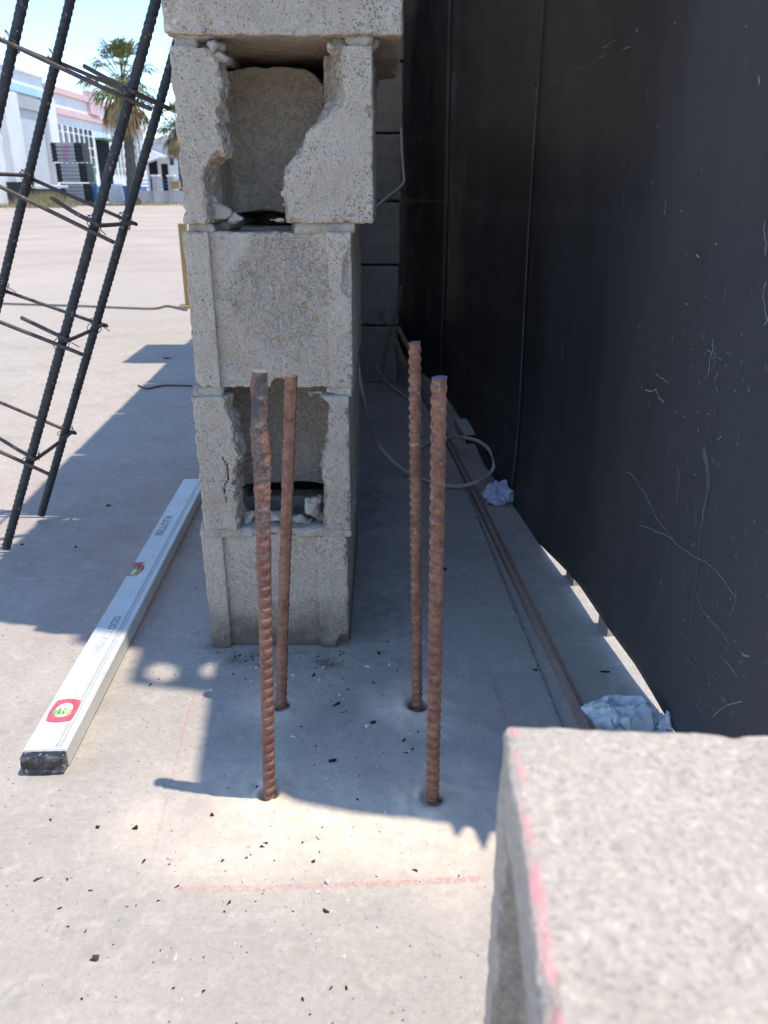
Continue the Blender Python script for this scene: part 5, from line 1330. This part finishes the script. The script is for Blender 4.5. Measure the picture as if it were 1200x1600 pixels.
# palms
def palm(lab, px, pybase, pytop, Y, cr, seed):
    r_ = random.Random(seed); bx = on_y(px, 300, Y).x; top = on_y(px, pytop, Y)
    e_ = empty('palm_tree', (bx, Y, 0)); tag(e_, lab, 'palm tree', 'palms by the warehouse')
    Ht = top.z - cr * 1.0
    mb = MB(); N = 26
    P = [(0.12 * sin(i / N * 2.2), 0, Ht * i / N) for i in range(N + 1)]
    mb.tube(P, [0.22 - 0.05 * i / N + 0.03 * (i % 2) + (0.12 if i < 2 else 0) for i in range(N + 1)], 12); mb.build('trunk', M['trunk'], e_, True)
    hx = P[-1][0]; c0 = Vector((hx, 0, Ht + cr * 0.05))
    def frond(mb, dirv, length, droop, fan, nl):
        p0 = c0.copy(); pts = []
        d_ = dirv.normalized(); p_ = p0
        for k in range(6):
            p_ = p_ + d_ * length * 0.6 / 6; d_ = (d_ + Vector((0, 0, -droop / 6))).normalized(); pts.append(p_.copy())
        mb.tube([p0] + pts, 0.02, 4, False)
        base = pts[-1]; side = d_.cross(Vector((0, 0, 1)))
        side = side.normalized() if side.length > 1e-3 else Vector((1, 0, 0)); nrm = side.cross(d_)
        for q in range(nl):
            a = (q / (nl - 1) - 0.5) * fan; ld = (d_ * cos(a) + side * sin(a) + nrm * r_.uniform(-.12, .2)).normalized(); L_ = length * 0.52 * (1 - 0.25 * abs(a) / (fan / 2)) * r_.uniform(.85, 1.1)
            wv = ld.cross(nrm).normalized() * length * 0.024; mid = base + ld * L_ * 0.55; tip = base + ld * L_ + Vector((0, 0, -L_ * r_.uniform(.1, .45)))
            mb.add([base, mid - wv, tip, mid + wv], [(0, 1, 2, 3)])
    mb = MB()
    for k in range(46):
        az_ = r_.uniform(0, 2 * pi); el = r_.uniform(-0.25, 1.45); frond(mb, Vector((cos(az_) * cos(el), sin(az_) * cos(el), sin(el))), cr * r_.uniform(.8, 1.1), 0.45 + 0.3 * r_.random(), 2.3, 13)
    mb.build('crown', M['frond'], e_)
    mb = MB()
    for k in range(60):
        az_ = r_.uniform(0, 2 * pi); el = r_.uniform(-1.5, -0.45); frond(mb, Vector((cos(az_) * cos(el), sin(az_) * cos(el), sin(el))), cr * r_.uniform(.65, 1.15), 0.9, 1.3, 9)
    mb.build('dead_skirt', M['frond_dry'], e_)
palm('tall fan palm with dry skirt standing before the warehouse', 206, 318, 57, 36.5, 1.75, 3)
palm('second fan palm half hidden by the pillar edge', 285, 318, 150, 56, 1.8, 8)
# dry grass along the foot of the building
def grass():
    rg = random.Random(9); mb = MB()
    for _ in range(2600):
        c_ = rg.random()
        if c_ < 0.55: px, Y = rg.gauss(66, 20), rg.gauss(33, 1.0); hh = rg.uniform(.12, .65)
        elif c_ < 0.75: px, Y = rg.uniform(-20, 60), rg.gauss(32, 0.8); hh = rg.uniform(.05, .2)
        else: px, Y = rg.uniform(100, 285), rg.gauss(36.4, 0.5); hh = rg.uniform(.05, .2)
        x = on_y(px, 300, Y).x; dx, dy = rg.gauss(0, .12), rg.gauss(0, .12)
        mb.add([(x - .012, Y, 0), (x + .012, Y, 0), (x + dx, Y + dy, hh)], [(0, 1, 2)])
    o = mb.build('dry_grass', M['grass'], None); tag(o, 'dry grass along the foot of the warehouse', 'grass', None, 'stuff')
grass()
# yellow post behind the pillar, hose on the yard
q = on_z(297, 480); pst = empty('marker_post', (q.x, q.y, 0)); tag(pst, 'slim yellow post just left of the pillar in the yard', 'post')
mb = MB(); mb.box((-0.022, -0.02, 0.0), (0.022, 0.02, on_y(297, 349, q.y).z)); mb.build('post', M['yellow'], pst, bevel=0.003)
mb = MB(); mb.box((-0.06, -0.06, 0.0), (0.06, 0.06, 0.012)); mb.build('foot_plate', M['yellow'], pst)
P = [on_z(x, y, 0.008) for x, y in ((-60, 472), (0, 474), (60, 476), (130, 478), (200, 481), (240, 482), (262, 478), (292, 484))]
mb = MB(); mb.tube(catmull(P, 6), 0.006, 6); tag(mb.build('hose', M['stone'], None, True), 'dark hose lying across the sunlit yard behind the cage', 'hose')
P = [on_z(x, y, 0.004) for x, y in ((216, 602), (230, 607), (246, 604), (262, 602), (300, 603))]
mb = MB(); mb.tube(catmull(P, 5), 0.003, 5); tag(mb.build('wire', M['wire'], None, True), 'thin dark wire on the shaded slab left of the pillar', 'wire')
